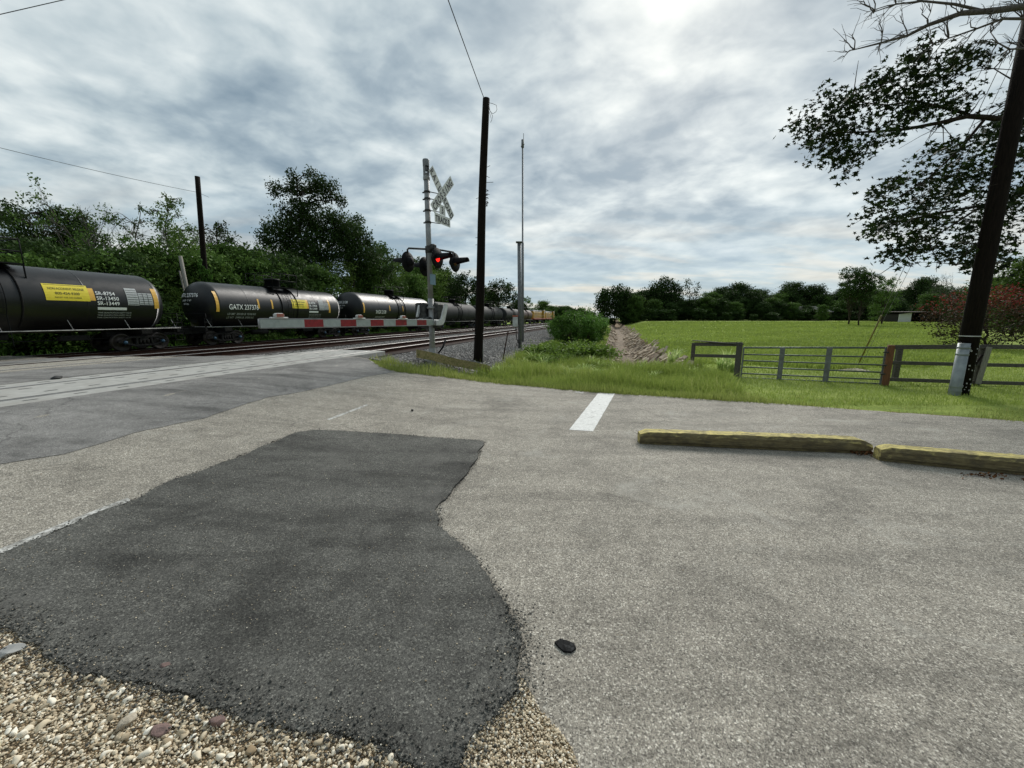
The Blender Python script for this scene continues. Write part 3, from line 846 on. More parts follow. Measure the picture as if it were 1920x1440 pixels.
o['label'] = 'sparse grit lying on the pale old asphalt'; o['category'] = 'gravel'
# dark crumbs along the patch rim
rim = np.array([p[:2] for p in patch]); seg = []
for i in range(len(rim)):
    a, b_ = rim[i], rim[(i + 1) % len(rim)]; L = np.linalg.norm(b_ - a)
    k = int(L * 330); f = rg.random((k, 1)); seg.append(a + (b_ - a) * f + rg.normal(0, .022, (k, 2)))
for i in range(len(rim)):          # wide apron of crumbs on the gravel side
    a, b_ = rim[i], rim[(i + 1) % len(rim)]
    if max(a[1], b_[1]) < 2.05:
        L = np.linalg.norm(b_ - a); k = int(L * 900); f = rg.random((k, 1)); seg.append(a + (b_ - a) * f + rg.normal(0, .07, (k, 2)))
g5 = np.concatenate(seg); s5 = .005 + .016 * rg.beta(1, 3, len(g5))
o = stones('asphalt_crumbs', np.column_stack([g5, AZ(g5[:, 0], g5[:, 1]) + .012 + .012 * (g5[:, 1] < 2.1) * rg.random(len(g5)) + s5 * .2]), s5, M['patch'], 10); kind(o, 'stuff')
o['label'] = 'black asphalt crumbs along the rim of the dark patch'; o['category'] = 'crumbs'

def ballast_stones(s0, s1, t0, t1, dens_, seed, label, zoff=0.0, sz=(.03, .05)):
    rg = np.random.default_rng(seed); n = int((s1 - s0) * (t1 - t0) * dens_)
    s = rg.uniform(s0, s1, n); t = t0 + (t1 - t0) * rg.random(n) ** 1.5
    x = s * C_ + t * S_; y = -s * S_ + t * C_
    k = y > edge_y(x) + .12; x, y, s, t = x[k], y[k], s[k], t[k]
    outer = -4.1 + .35 * wob(t, t * .2, .9) - .9 * sm(t, 28, 45) + .7 * np.exp(-((t - 15) / 3.) ** 2)
    k = (s < outer + rg.normal(0, .12, len(s))) & ~((x > -3.3) & (x < -.75) & (y < board_y(x))); x, y = x[k], y[k]
    size = sz[0] + sz[1] * rg.random(len(x))
    o = stones('ballast', np.column_stack([x, y, H(x, y) + .012 + zoff + size * .15]), size, M['ballast_stone'], seed + 1, True)
    kind(o, 'stuff'); o['label'] = label; o['category'] = 'ballast'
ballast_stones(-7.9, -3.0, 10, 50, 190, 21, 'grey crushed stone ballast on the shoulder beside the nearest track')
ballast_stones(-13.45, -10.85, 11, 60, 190, 22, 'pale ballast stones between the nearest and middle tracks')

def rock(name, u, v, size, mat, label, seed, flat=.6):
    x, y, z = P(u, v); rg = np.random.default_rng(seed)
    b = MB(); import bmesh
    bm = bmesh.new(); bmesh.ops.create_icosphere(bm, subdivisions=3, radius=1)
    pl_ = [(Vector(rg.normal(size=3)).normalized(), rg.uniform(.55, .85)) for _ in range(11)]
    for w in bm.verts:
        for nn, dd_ in pl_:
            k = w.co.dot(nn) - dd_
            if k > 0: w.co -= nn * k
        w.co += w.co * rg.normal(0, .012)
        w.co = Vector((w.co.x * size, w.co.y * size * .7, w.co.z * size * flat))
    me = bpy.data.meshes.new(name); bm.to_mesh(me); bm.free(); me.materials.append(mat)
    o = link(bpy.data.objects.new(name, me)); o.location = (x, y, z + size * flat * .45 + .006); o.rotation_euler = (0, 0, rg.uniform(0, 3))
    return tag(o, label, 'rock')
rock('rock', 408, 1358, .036, M['red_rock'], 'reddish brown rock on the gravel just below the dark asphalt patch', 1)
rock('rock', 300, 1372, .046, M['red_rock'], 'flat purple grey rock at left of the reddish one on the gravel', 2, .35)
rock('rock', 312, 1252, .026, M['red_rock'], 'small red brown rock alone on the dark asphalt near its gravel edge', 3)
rock('rock', 18, 1226, .06, M['concrete_fdn'], 'pale blue grey flat rock at the left frame edge beside the gravel', 4, .35)
rock('rock', 238, 1362, .04, M['pale_rock'], 'largest tan rock in the gravel near the bottom left', 5)
rock('rock', 107, 711, .09, M['mech'], 'small dark lump lying on the pale concrete crossing at left', 6)
rock('rock', 773, 771, .035, M['mech'], 'small dark stone on the old asphalt beyond the dark patch', 8)
lump = poly_sheet('asphalt_lump', PP([(1040, 1207), (1050, 1201), (1062, 1204), (1076, 1210), (1080, 1218), (1071, 1224), (1058, 1223), (1048, 1215)]), .012, M['lump'], .05, .004, .02, AZ, thick=.012)
tag(lump, 'flat black lump of asphalt stuck on the pale pavement right of the patch', 'asphalt lump')

# ------------------------------------------------------------------ timber wheel stops
def timber(a, b_, label, seed):
    a = np.array(a); b_ = np.array(b_); L = np.linalg.norm(b_ - a); rg = np.random.default_rng(seed)
    ang = math.atan2(b_[1] - a[1], b_[0] - a[0])
    n = 60; prof = [(-.080, .0), (-.080, .040), (-.104, .046), (-.106, .135), (-.086, .178), (-.078, .182), (.078, .182), (.090, .174), (.104, .140), (.10, .0)]
    V = []; m = len(prof)
    for i in range(n + 1):
        x = L * i / n
        e = min(i, n - i); k = 1 - .22 * max(0, 1 - e / 2.2)
        dip = -.006 * math.sin(x * 1.9 + seed) - .03 * max(0, 1 - (n - i) / 4) * (seed == 1)
        for (py, pz) in prof:
            V.append((x + rg.normal(0, .002), py * k + .008 * math.sin(x * 2.2 + seed) + rg.normal(0, .0016), max(0, pz * (1 if pz < .05 else k)) + dip * (pz > .05) + rg.normal(0, .0018) * (pz > 0)))
    Fc = [(i * m + k, (i + 1) * m + k, (i + 1) * m + k + 1, i * m + k + 1) for i in range(n) for k in range(m - 1)]
    Fc += [tuple(range(m)), tuple(n * m + k for k in range(m - 1, -1, -1))]
    o = mesh_np('wheel_stop', V, Fc, M['timber'])
    o.location = (a[0], a[1], 0.003); o.rotation_euler = (0, 0, ang)
    bb = MB()
    for fx in (.06, .5, .93):
        bb.lathe([(0, .006), (.016, .004), (.02, 0)], 10, 'z', None, (L * fx, 0.0, .165))
    bb.build('anchor_spike', M['rail_side'], o)
    return tag(o, label, 'wheel stop', 'yellow timber wheel stops')
pA, pB = P(1200, 834), P(1638, 853)
def offs(a, b_, d):
    dx, dy = b_[0] - a[0], b_[1] - a[1]; L = math.hypot(dx, dy); return (a[0] - dy / L * d, a[1] + dx / L * d), (b_[0] - dy / L * d, b_[1] + dx / L * d)
a1, b1 = offs(pA, pB, .10)
timber(a1, b1, 'worn yellow timber wheel stop lying beside the stop line, fully in view', 1)
pC, pD = P(1652, 866), P(1925, 893)
dx, dy = pD[0] - pC[0], pD[1] - pC[1]; L = math.hypot(dx, dy); pD = (pC[0] + dx / L * 2.7, pC[1] + dy / L * 2.7)
a2, b2 = offs(pC, pD, .10)
timber(a2, b2, 'worn yellow timber wheel stop cut off by the right frame edge', 2)

# leaf cards ------------------------------------------------------
def cards(name, pos, size, mat, parent=None, seed=1, shade=None, flatness=.0, asp=.62, droop=0.0, star=False):
    rg = np.random.default_rng(seed); n = len(pos)
    R = rotm(n, rg)
    u = R[:, :, 0]; w = R[:, :, 1]
    if flatness:
        u = u * np.array([1, 1, 1 - flatness]); w = w * np.array([1, 1, 1 - flatness])
        u /= np.linalg.norm(u, axis=1)[:, None]; w /= np.linalg.norm(w, axis=1)[:, None] + 1e-6
    size = np.broadcast_to(size, n)[:, None]
    if star:
        k = 10; V = np.zeros((n, k, 3))
        for i in range(k):
            a = 2 * math.pi * i / k; r = 1.0 if i % 2 == 0 else .42
            V[:, i] = pos + (u * math.cos(a) + w * math.sin(a)) * r * size * .55 * (1 + rg.uniform(-.15, .15, (n, 1)))
    else:
        k = 5; V = np.zeros((n, k, 3))
        ang = [0, 1.15, 2.3, 3.6, 5.0]; rr = [1.0, asp, .85, .8, asp]
        for i in range(k):
            V[:, i] = pos + (u * math.cos(ang[i]) * rr[i] + w * math.sin(ang[i]) * rr[i] * .75) * size * .5 * (1 + rg.uniform(-.2, .2, (n, 1)))
    L = np.arange(n * k)
    sh = rg.beta(1.5, 2.2, n) if shade is None else shade
    return mesh_np(name, V.reshape(-1, 3), mat=mat, parent=parent, loops=L, starts=np.arange(0, n * k, k), attr=np.clip(sh, 0, 1))

lp = P(1618, 851); rg = np.random.default_rng(12)
pos = np.column_stack([lp[0] + rg.normal(0, .08, 90), lp[1] + rg.normal(0, .05, 90), lp[2] + .012 + rg.random(90) * .03])
o = cards('leaf_litter', pos, .045, M['leaf_litter'], seed=3); tag(o, 'small heap of dead brown leaves at the joint between the wheel stops', 'leaf litter'); kind(o, 'stuff')
lp = P(1850, 893)
pos = np.column_stack([lp[0] + rg.normal(0, .16, 50), lp[1] + rg.normal(0, .04, 50), lp[2] + .008 + rg.random(50) * .01])
o = cards('leaf_litter', pos, .04, M['leaf_litter'], seed=4); tag(o, 'thin line of dark leaf debris in front of the right wheel stop', 'leaf litter'); kind(o, 'stuff')

# ------------------------------------------------------------------ grass blades
def blades(name, x, y, hgt, wid, mat, seed, label, zoff=0.0, lean=.5, segs=2, var=.62):
    rg = np.random.default_rng(seed); n = len(x)
    z = H(x, y) + zoff
    a = rg.uniform(0, 2 * math.pi, n); dx, dy = np.cos(a), np.sin(a)
    b = rg.uniform(0, 2 * math.pi, n); lx, ly = np.cos(b), np.sin(b)
    ln_ = lean * rg.random(n) * hgt
    base = np.stack([x, y, z - .02], 1); side = np.stack([dx, dy, 0 * dx], 1) * (wid[:, None] if hasattr(wid, '__len__') else wid) * .5
    mid = base + np.stack([lx * ln_ * .35, ly * ln_ * .35, hgt * .6 + .02], 1)
    tip = base + np.stack([lx * ln_ * 1.1, ly * ln_ * 1.1, hgt * (1 - .35 * ln_ / hgt) + .02], 1)
    V = np.stack([base - side, base + side, mid + side * .8, mid - side * .8, tip], 1).reshape(-1, 3)
    o0 = np.arange(n) * 5
    L = np.stack([o0, o0 + 1, o0 + 2, o0 + 3, o0 + 3, o0 + 2, o0 + 4], 1).ravel()
    stt = np.stack([np.arange(n) * 7, np.arange(n) * 7 + 4], 1).ravel()
    sh = (rg.beta(1.6, 1.8, n) - .47) * var + .29 + .22 * (wob(x, y, .9) * .5 + .5) + .24 * (wob(x, y * 1.6, .33, 2.0) * .5 + .5) + .10 * wob(x * .3, y, .21, 1.0)
    o = mesh_np(name, V, mat=mat, loops=L, starts=stt, attr=np.repeat(np.clip(sh, 0, 1), 2))
    kind(o, 'stuff'); o['label'] = label; o['category'] = 'grass'
    return o
rg = np.random.default_rng(31)
# verge: x along, distance d beyond the edge
def verge(n, x0, x1, d0, d1, p=1.0):
    x = rg.uniform(x0, x1, n); d = d0 + (d1 - d0) * rg.random(n) ** p
    return x, edge_y(x) + d + .05 * wob(x, x * .5, 6.0), d
x, y, d = verge(64000, -4.3, 16, -.10, 3.4, 1.1)
s, t = st(x, y)
shrt = sm(x, 4.5, 8)                      # mown lawn on the right
hgt = (.06 + .20 * rg.random(len(x)) ** 1.5 * (.35 + .65 * sm(d, 0, .8))) * (1 - .66 * shrt) * (1 + .5 * (wob(x, y, 2.1) > .2))
k = (s > -6.6) | (rg.random(len(x)) < .1); x, y, d, hgt, s, t = [q[k] for q in (x, y, d, hgt, s, t)]
k = ~((x < -.75) & (y > board_y(x) - .03) & (x > -3.2)) & ~((x <= -3.2) & (d > .9)); x, y, d, hgt = [q[k] for q in (x, y, d, hgt)]
patchy = wob(x, y, 1.1, 1.0) * .6 + .5 * wob(x, y, 3.7, 2.0) + rg.normal(0, .35, len(x)); k = (patchy > .30) | (x < 5.2) | ((x < 6.5) & (rg.random(len(x)) < .5)); x, y, hgt = x[k], y[k], hgt[k]
dq_ = y - edge_y(x); bare = np.exp(-((dq_ - 1.0) / 1.0) ** 2) * sm(x, 4.8, 6.3) * (1 - sm(x, 10.8, 13)) * (.75 + .5 * wob(x, y, 1.7, .5) + .3 * wob(x, y, 5.0))
k = rg.random(len(x)) > np.clip(bare * 1.9, 0, .97); x, y, hgt, bare = x[k], y[k], hgt[k], bare[k]; hgt = hgt * (1 - .5 * np.clip(bare, 0, 1))
blades('verge_grass', x, y, hgt, .011, M['blade_dry'], 32, 'rough green verge grass along the far edge of the road')
# long grass belt between verge and ditch
x = rg.uniform(-1.4, 7.2, 80000); d = .5 + 7.5 * rg.random(80000) ** .9; y = edge_y(x) + d
s, t = st(x, y); k = (s > -3.9 + .3 * wob(t, t, 1.)) & ((x > -.7) | (y < board_y(x))) & (x < 5.6 + .35 * wob(x, y, 1.7) + .25 * (d - 1)) & ~((s > -.6) & (s < 2.6) & (t > 17.0)) & (y < 17)
x, y, d = x[k], y[k], d[k]
hgt = .13 + .42 * rg.random(len(x)) ** 1.3 * sm(d, .3, 2.2)
hgt *= .8 + .5 * (wob(x, y, 1.6) > 0)
blades('long_grass', x, y, hgt, .014, M['blade'], 33, 'long unmown grass between the road verge and the eroded ditch', lean=.7)
# lawn / near field
x = rg.uniform(3, 34, 90000); y = 9 + 23 * rg.random(90000) ** 1.4
s, t = st(x, y); k = (y > edge_y(x) + 1.5 + .5 * rg.random(len(x))) & ((s > 3.0) | (t < 15)) & (x > 5.4) & (x < 4 + y * 1.25)
x, y = x[k], y[k]
blades('lawn_grass', x, y, .035 + .05 * rg.random(len(x)), .012 + .0012 * (y - 9), M['blade'], 34, 'mown lawn grass around the fence and gate', var=.4)
# longer field grass
y = 15 + 85 * rg.random(110000) ** 1.5; x = rg.uniform(-.1, 1.15, len(y)) * y + 3
s, t = st(x, y); k = (s > 2.7 + .3 * wob(t, t, 1.3)) & (y > 16 + 2 * wob(x, y, .5) + .25 * np.maximum(0, x - 12)); x, y = x[k], y[k]
blades('field_grass', x, y, (.10 + .12 * rg.random(len(x))) * (1 + .5 * (wob(x, y, .45) > .1)), .012 + .0016 * y, M['blade'], 35, 'pale green field grass running back to the tree line', lean=1.2, var=.25)
# ditch bank left strip
t = 17 + 60 * rg.random(30000) ** 1.4; s = rg.uniform(-4.3, -.6, 30000); x, y = s * C_ + t * S_, -s * S_ + t * C_
k = rg.random(len(x)) < 1
blades('bank_grass', x, y, .12 + .25 * rg.random(len(x)), .015 + .0013 * t, M['blade'], 36, 'rough grass on the bank between ditch and ballast', lean=.8)
# grass beyond the middle track, under the train
t = 14 + 90 * rg.random(22000) ** 1.4; s = rg.uniform(-23.3, -18.2, 22000); x, y = s * C_ + t * S_, -s * S_ + t * C_
k = y > edge_y(x) + .3; x, y, t = x[k], y[k], t[k]
blades('trackside_grass', x, y, .08 + .2 * rg.random(len(x)), .02 + .0012 * t, M['leaf_vine'], 37, 'low weeds between the middle track and the train', lean=.8)
t = 2 + 110 * rg.random(24000) ** 1.3; s = rg.uniform(-36, -29, 24000); x, y = s * C_ + t * S_, -s * S_ + t * C_
blades('trackside_grass', x, y, .2 + .5 * rg.random(len(x)), .04 + .001 * t, M['leaf_vine'], 38, 'tall weeds behind the train under the wood', lean=.8)

# tall arching weeds (johnson grass): individual clumps
def weed_clump(x, y, hh, n, seed, label):
    rg = np.random.default_rng(seed); V = []; Fc = []; sh = []
    z = h(x, y)
    for i in range(n):
        a = rg.uniform(0, 6.28); bx, by = rg.normal(0, .07, 2); L = hh * rg.uniform(.6, 1.1); sp = rg.uniform(.25, .8); w = rg.uniform(.012, .024)
        sd = Vector((-math.sin(a), math.cos(a), 0)); b0 = len(V); m = 7
        for k in range(m + 1):
            f = k / m; r = sp * L * f ** 1.7; zz = L * (f - .42 * sp * f ** 3 * 1.3)
            c = Vector((bx + math.cos(a) * r, by + math.sin(a) * r, zz)); ww = w * (1 - f ** 2.5) + .001
            V += [c - sd * ww, c + sd * ww + Vector((0, 0, .004))]
        for k in range(m): Fc.append((b0 + 2 * k, b0 + 2 * k + 1, b0 + 2 * k + 3, b0 + 2 * k + 2)); sh.append(rg.uniform(.35, 1))
    o = mesh_np('tall_grass_clump', V, Fc, M['weed_blade']); a = o.data.attributes.new('shade', 'FLOAT', 'FACE'); a.data.foreach_set('value', np.array(sh, np.float32))
    o.location = (x, y, z)
    return tag(o, label, 'weed', 'tall arching grass clumps on the verge')
k = 0
for (u, v, hh, n) in [(1000, 700, .5, 14), (960, 702, .4, 12), (1065, 715, .5, 16), (1160, 712, .5, 16), (1200, 706, .55, 16), (1120, 712, .5, 14), (1270, 700, .5, 14), (1225, 716, .4, 14), (930, 700, .35, 10), (1300, 706, .4, 12), (1003, 688, .85, 10), (1018, 694, .7, 14), (1040, 690, .6, 14), (1060, 692, .6, 16), (985, 690, .5, 12), (1085, 690, .6, 18), (1108, 694, .65, 22), (1125, 698, .55, 20),
                      (1095, 705, .5, 22), (1075, 708, .45, 20), (1150, 700, .5, 16), (1208, 690, .6, 16), (1235, 688, .7, 16), (1258, 684, .7, 18), (1268, 678, .65, 14), (1048, 704, .45, 18),
                      (1240, 700, .45, 16), (1135, 690, .6, 14), (1025, 706, .4, 14), (1362, 690, .8, 30), (1352, 694, .6, 22), (1372, 696, .5, 20), (962, 690, .35, 12), (1180, 702, .4, 16)]:
    x, y, z = P(u, v)
    lab = 'pale arching tall grass clump on the verge in front of the ditch'
    if u in (1003, 1018): lab = 'tallest pale arching grass stalks near the leaning stake and the ballast edge'
    if 1350 < u < 1380: lab = 'dark green tall grass clump growing at the wooden gate post'
    if u in (1208, 1235, 1258, 1268): lab = 'arching tall grass clump right of the ditch mouth, near the short fence panel'
    o = weed_clump(x, y, hh * 1.2, int(n * 2.6), 100 + k, lab)
    o['group'] = 'tall grass: ' + lab[:40]; k += 1

# ------------------------------------------------------------------ ditch riprap slabs
rg = np.random.default_rng(41); b = MB()
for i in range(520):
    t = 16 + 75 * rg.random() ** 1.7; sd = rg.choice([-1, 1], p=[.4, .6]); dd_ = .5 + 1.35 * rg.random() ** .8
    s = 1.0 + .25 * math.sin(t * .11) + sd * dd_; x, y = xy(s, t); z = h(x, y)
    L = rg.uniform(.3, 1.25); w = rg.uniform(.08, .30); th_ = rg.uniform(.04, .12)
    R = Matrix.Rotation(-TH + rg.normal(0, .25) + (.45 if sd > 0 else -.45), 3, 'Z') @ Matrix.Rotation(sd * -.50 * min(1, dd_) + rg.normal(0, .22), 3, 'Y') @ Matrix.Rotation(rg.normal(0, .15), 3, 'X')
    b.box((x, y, z + .03), (L, w, th_), None, R, bev=.012)
o = b.build('riprap', M['slab']); kind(o, 'stuff'); o['label'] = 'broken pale stone slabs lining the banks of the eroded ditch'; o['category'] = 'riprap'

# ------------------------------------------------------------------ trees
def limb(b, p0, p1, r0, r1, rg, segs=6, wig=.08, n=7):
    p0 = Vector(p0); p1 = Vector(p1); L = (p1 - p0).length; pts = []; rs = []
    for i in range(segs + 1):
        f = i / segs
        q = p0.lerp(p1, f) + Vector(rg.normal(0, wig * L * .4, 3)) * math.sin(f * math.pi)
        q.z += L * .06 * math.sin(f * math.pi)
        pts.append(q); rs.append(r0 * (1 - f) + r1 * f)
    b.tube(pts, rs, n); return pts
def tree_mesh(seed, hgt=10, spread=3.6, base=.28, nb=13, leaves=5200, size=.36, mat='leaf_dark', sparse=0.0, trunk_r=.2, top_heavy=0.0, bark='bark', hollow=.75):
    """tapered trunk + limbs, crown of leaf clumps on uneven lobes"""
    rg = np.random.default_rng(seed); tb = MB()
    tt_ = Vector((rg.normal(0, .25), rg.normal(0, .25), hgt * .9))
    tr = limb(tb, (0, 0, -.3), tt_, trunk_r, trunk_r * .15, rg, 9, .06, 8)
    pos = []; shd = []
    for i in range(nb):
        f = (i + .5) / nb; zz = hgt * (base + (1 - base) * f ** .9); prof = math.sin(math.pi * min(1, (.12 + .82 * f) ** (1.15 + top_heavy)))
        a = i * 2.4 + rg.uniform(-.5, .5); r = spread * (.30 + .55 * prof) * rg.uniform(.55, 1.05) * (1 - .45 * (f > .85))
        c = Vector((math.cos(a) * r, math.sin(a) * r, min(zz, hgt * .93))); br = spread * rg.uniform(.34, .56) * (1 - sparse * .35)
        j = int(np.clip(f * .7 * 9, 1, 8)); root = tr[j] if tr[j].z < c.z else tr[max(1, j - 2)]
        lp_ = limb(tb, root, c, trunk_r * .38 * (1 - .5 * f), .02, rg, 5, .12, 5)
        for q in range(3):
            e = c + Vector(rg.normal(0, br * .5, 3)); limb(tb, lp_[3], e, trunk_r * .12, .012, rg, 3, .12, 4)
        ncl = int(leaves / nb / 26)
        dirs = rg.normal(size=(ncl, 3)); dirs /= np.linalg.norm(dirs, axis=1)[:, None]
        cc = np.array(c) + dirs * br * (hollow + (1.05 - hollow) * rg.random((ncl, 1))) * np.array([1, 1, .78])
        if sparse: cc = cc[rg.random(ncl) > sparse * .5]; dirs = dirs[:len(cc)]
        m = 26; cs = br * (.24 - .05 * sparse)
        pp = cc[:, None, :] + rg.normal(0, 1, (len(cc), m, 3)) * cs * np.array([1, 1, .7])
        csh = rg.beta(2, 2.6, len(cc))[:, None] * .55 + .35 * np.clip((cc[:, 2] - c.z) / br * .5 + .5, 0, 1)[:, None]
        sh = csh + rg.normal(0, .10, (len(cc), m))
        if mat == 'leaf_red': sh = sh * .45 + .95 * (np.clip(pp[:, :, 2] / hgt, 0, 1) ** 1.6) * (rg.random((len(cc), m)) < .6)
        pos.append(pp.reshape(-1, 3)); shd.append(sh.ravel())
    pos = np.concatenate(pos); shd = np.concatenate(shd)
    k = pos[:, 2] > .2; pos = pos[k]; shd = shd[k]
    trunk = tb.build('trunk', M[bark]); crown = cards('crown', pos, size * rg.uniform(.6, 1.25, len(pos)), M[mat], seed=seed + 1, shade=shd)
    return trunk.data, crown.data, (trunk, crown), hgt
def bare_tree_mesh(seed, hgt=10, spread=3, depth=4, leaves=0, mat='leaf_mid'):
    rg = np.random.default_rng(seed); tb = MB(); tips = []
    def rec(p, d, L, r, k):
        e = p + d * L; pts = limb(tb, p, e, r, r * .55, rg, 4, .10, 6 if k > 2 else 4)
        if k == 0: tips.append(e); return
        for q in range(3 if k > 1 else 4):
            nd = (d + Vector(rg.normal(0, .48, 3)) + Vector((0, 0, .12))).normalized()
            rec(pts[-1] if q < 2 else pts[-2], nd, L * rg.uniform(.55, .8), r * .55, k - 1)
    rec(Vector((0, 0, -.3)), Vector((.03, .02, 1)), hgt * .42, .17, depth)
    mz = max(v[2] for v in tb.v)
    trunk = tb.build('trunk', M['bark_pale'])
    crown = None
    if leaves:
        T = np.array(tips); T = T[rg.random(len(T)) < leaves]
        pp = (T[:, None, :] + rg.normal(0, .2, (len(T), 22, 3))).reshape(-1, 3)
        crown = cards('crown', pp, .22 * rg.uniform(.6, 1.2, len(pp)), M[mat], seed=seed + 1)
    return trunk.data, crown.data if crown else None, (trunk, crown), mz
def bush_mesh(seed, hgt=2.5, rad=1.6, leaves=5600, size=.15, mat='leaf_bush', nb=15):
    rg = np.random.default_rng(seed); tb = MB(); pos = []; shd = []
    for i in range(nb):
        a = rg.uniform(0, 6.28); r = rad * .62 * rg.random() ** .5; zz = hgt * rg.uniform(.22, .88); c = np.array([math.cos(a) * r * (1.25 - .6 * zz / hgt), math.sin(a) * r, zz]); br = rad * rg.uniform(.18, .46)
        limb(tb, (rg.normal(0, .1), rg.normal(0, .1), -.1), c + np.array([0, 0, .2]), .035, .01, rg, 4, .1, 4)
        ncl = int(leaves / nb / 20); dirs = rg.normal(size=(ncl, 3)); dirs /= np.linalg.norm(dirs, axis=1)[:, None]
        cc = c + dirs * br * (.6 + .5 * rg.random((ncl, 1))) * np.array([1, 1, hgt / rad * .42])
        pp = cc[:, None] + rg.normal(0, 1, (ncl, 20, 3)) * br * .22
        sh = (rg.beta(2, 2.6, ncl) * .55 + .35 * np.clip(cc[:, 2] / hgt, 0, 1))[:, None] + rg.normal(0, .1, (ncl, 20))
        pos.append(pp.reshape(-1, 3)); shd.append(sh.ravel())
    pos = np.concatenate(pos); shd = np.concatenate(shd); k = pos[:, 2] > 0; pos, shd = pos[k], shd[k]
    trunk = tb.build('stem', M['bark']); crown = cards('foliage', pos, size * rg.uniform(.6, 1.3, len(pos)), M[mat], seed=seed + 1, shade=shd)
    return trunk.data, crown.data, (trunk, crown), hgt

ARCH = {}
def arch(key, fn, *a, **k): ARCH[key] = fn(*a, **k)
arch('d1', tree_mesh, 11, 10, 3.8, .05, 22, 15000, .40, 'leaf_dark', 0, .2, 0, 'bark', .4)
arch('d2', tree_mesh, 12, 10, 3.4, .15, 15, 8000, .30, 'leaf_dark', .25)
arch('m1', tree_mesh, 13, 10, 3.6, .04, 22, 15000, .38, 'leaf_mid', 0, .2, 0, 'bark', .4)
arch('m2', tree_mesh, 14, 10, 3.0, .15, 14, 6500, .30, 'leaf_mid', .35)
arch('l1', tree_mesh, 15, 10, 3.2, .10, 14, 7000, .28, 'leaf_lite', .15)
arch('sp', tree_mesh, 16, 10, 2.5, .25, 15, 3200, .24, 'leaf_lite', 1.0, .16)
#arch('big', tree_mesh, 17, 10, 2.9, .15, 18, 11000, .23, 'leaf_dark', .45, .2, .35)
arch('top', tree_mesh, 19, 10, 3.0, .42, 14, 9000, .30, 'leaf_dark', .55, .18, .2)
arch('bare', bare_tree_mesh, 18, 10, 3, 5, .30, 'leaf_mid')
arch('dead', bare_tree_mesh, 25, 10, 3, 5, 0)
arch('round', tree_mesh, 20, 10, 4.3, .03, 26, 19000, .38, 'leaf_dark', 0.0, .25, 0, 'bark', .4)
arch('crape', tree_mesh, 21, 4, 2.3, .12, 16, 9000, .13, 'leaf_red', 0.0, .07, 0, 'bark', .8)
arch('bush', bush_mesh, 22)
arch('bush2', bush_mesh, 23, 2.2, 1.8, 4200, .18, 'leaf_mid')
arch('weed', bush_mesh, 24, 1.2, 1.4, 3600, .11, 'leaf_weed')
arch('bushd', bush_mesh, 27, 2.4, 1.8, 5200, .24, 'leaf_dark')
arch('vine', bush_mesh, 26, 3.0, .45, 2600, .14, 'leaf_vine', 10)
used = set()
def plant(key, x, y, z, hgt, name, label, cat, group=None, rz=None, wide=1.0, rg=random):
    tm, cm, objs, H0 = ARCH[key]
    root = thing(name, label, cat, (x, y, z), rg.uniform(0, 6.28) if rz is None else rz, group)
    k = hgt / H0; root.scale = (k * wide, k * wide, k)
    for nm, me, ob in (('trunk' if cat == 'tree' else 'stem', tm, objs[0]), ('crown' if cat == 'tree' else 'foliage', cm, objs[1])):
        if me is None: continue
        if key not in used: ob.parent = root; ob.name = nm
        else:
            o = link(bpy.data.objects.new(nm, me)); o.parent = root
    used.add(key)
    return root
def tree_uv(key, u, vtop, s, label, group=None, wide=1.0, name='tree', rz=None):
    t = tat(u, s); x, y = xy(s, t); z = h(x, y); top = zat(y, vtop)
    return plant(key, x, y, z, (top - z), name, label, 'tree', group, rz, wide)
def tree_uy(key, u, vtop, y, label, group=None, wide=1.0, name='tree', rz=None, cat='tree'):
    x = xat(u, y, EYE); z = h(x, y); top = zat(y, vtop)
    return plant(key, x, y, z, (top - z), name, label, cat, group, rz, wide)

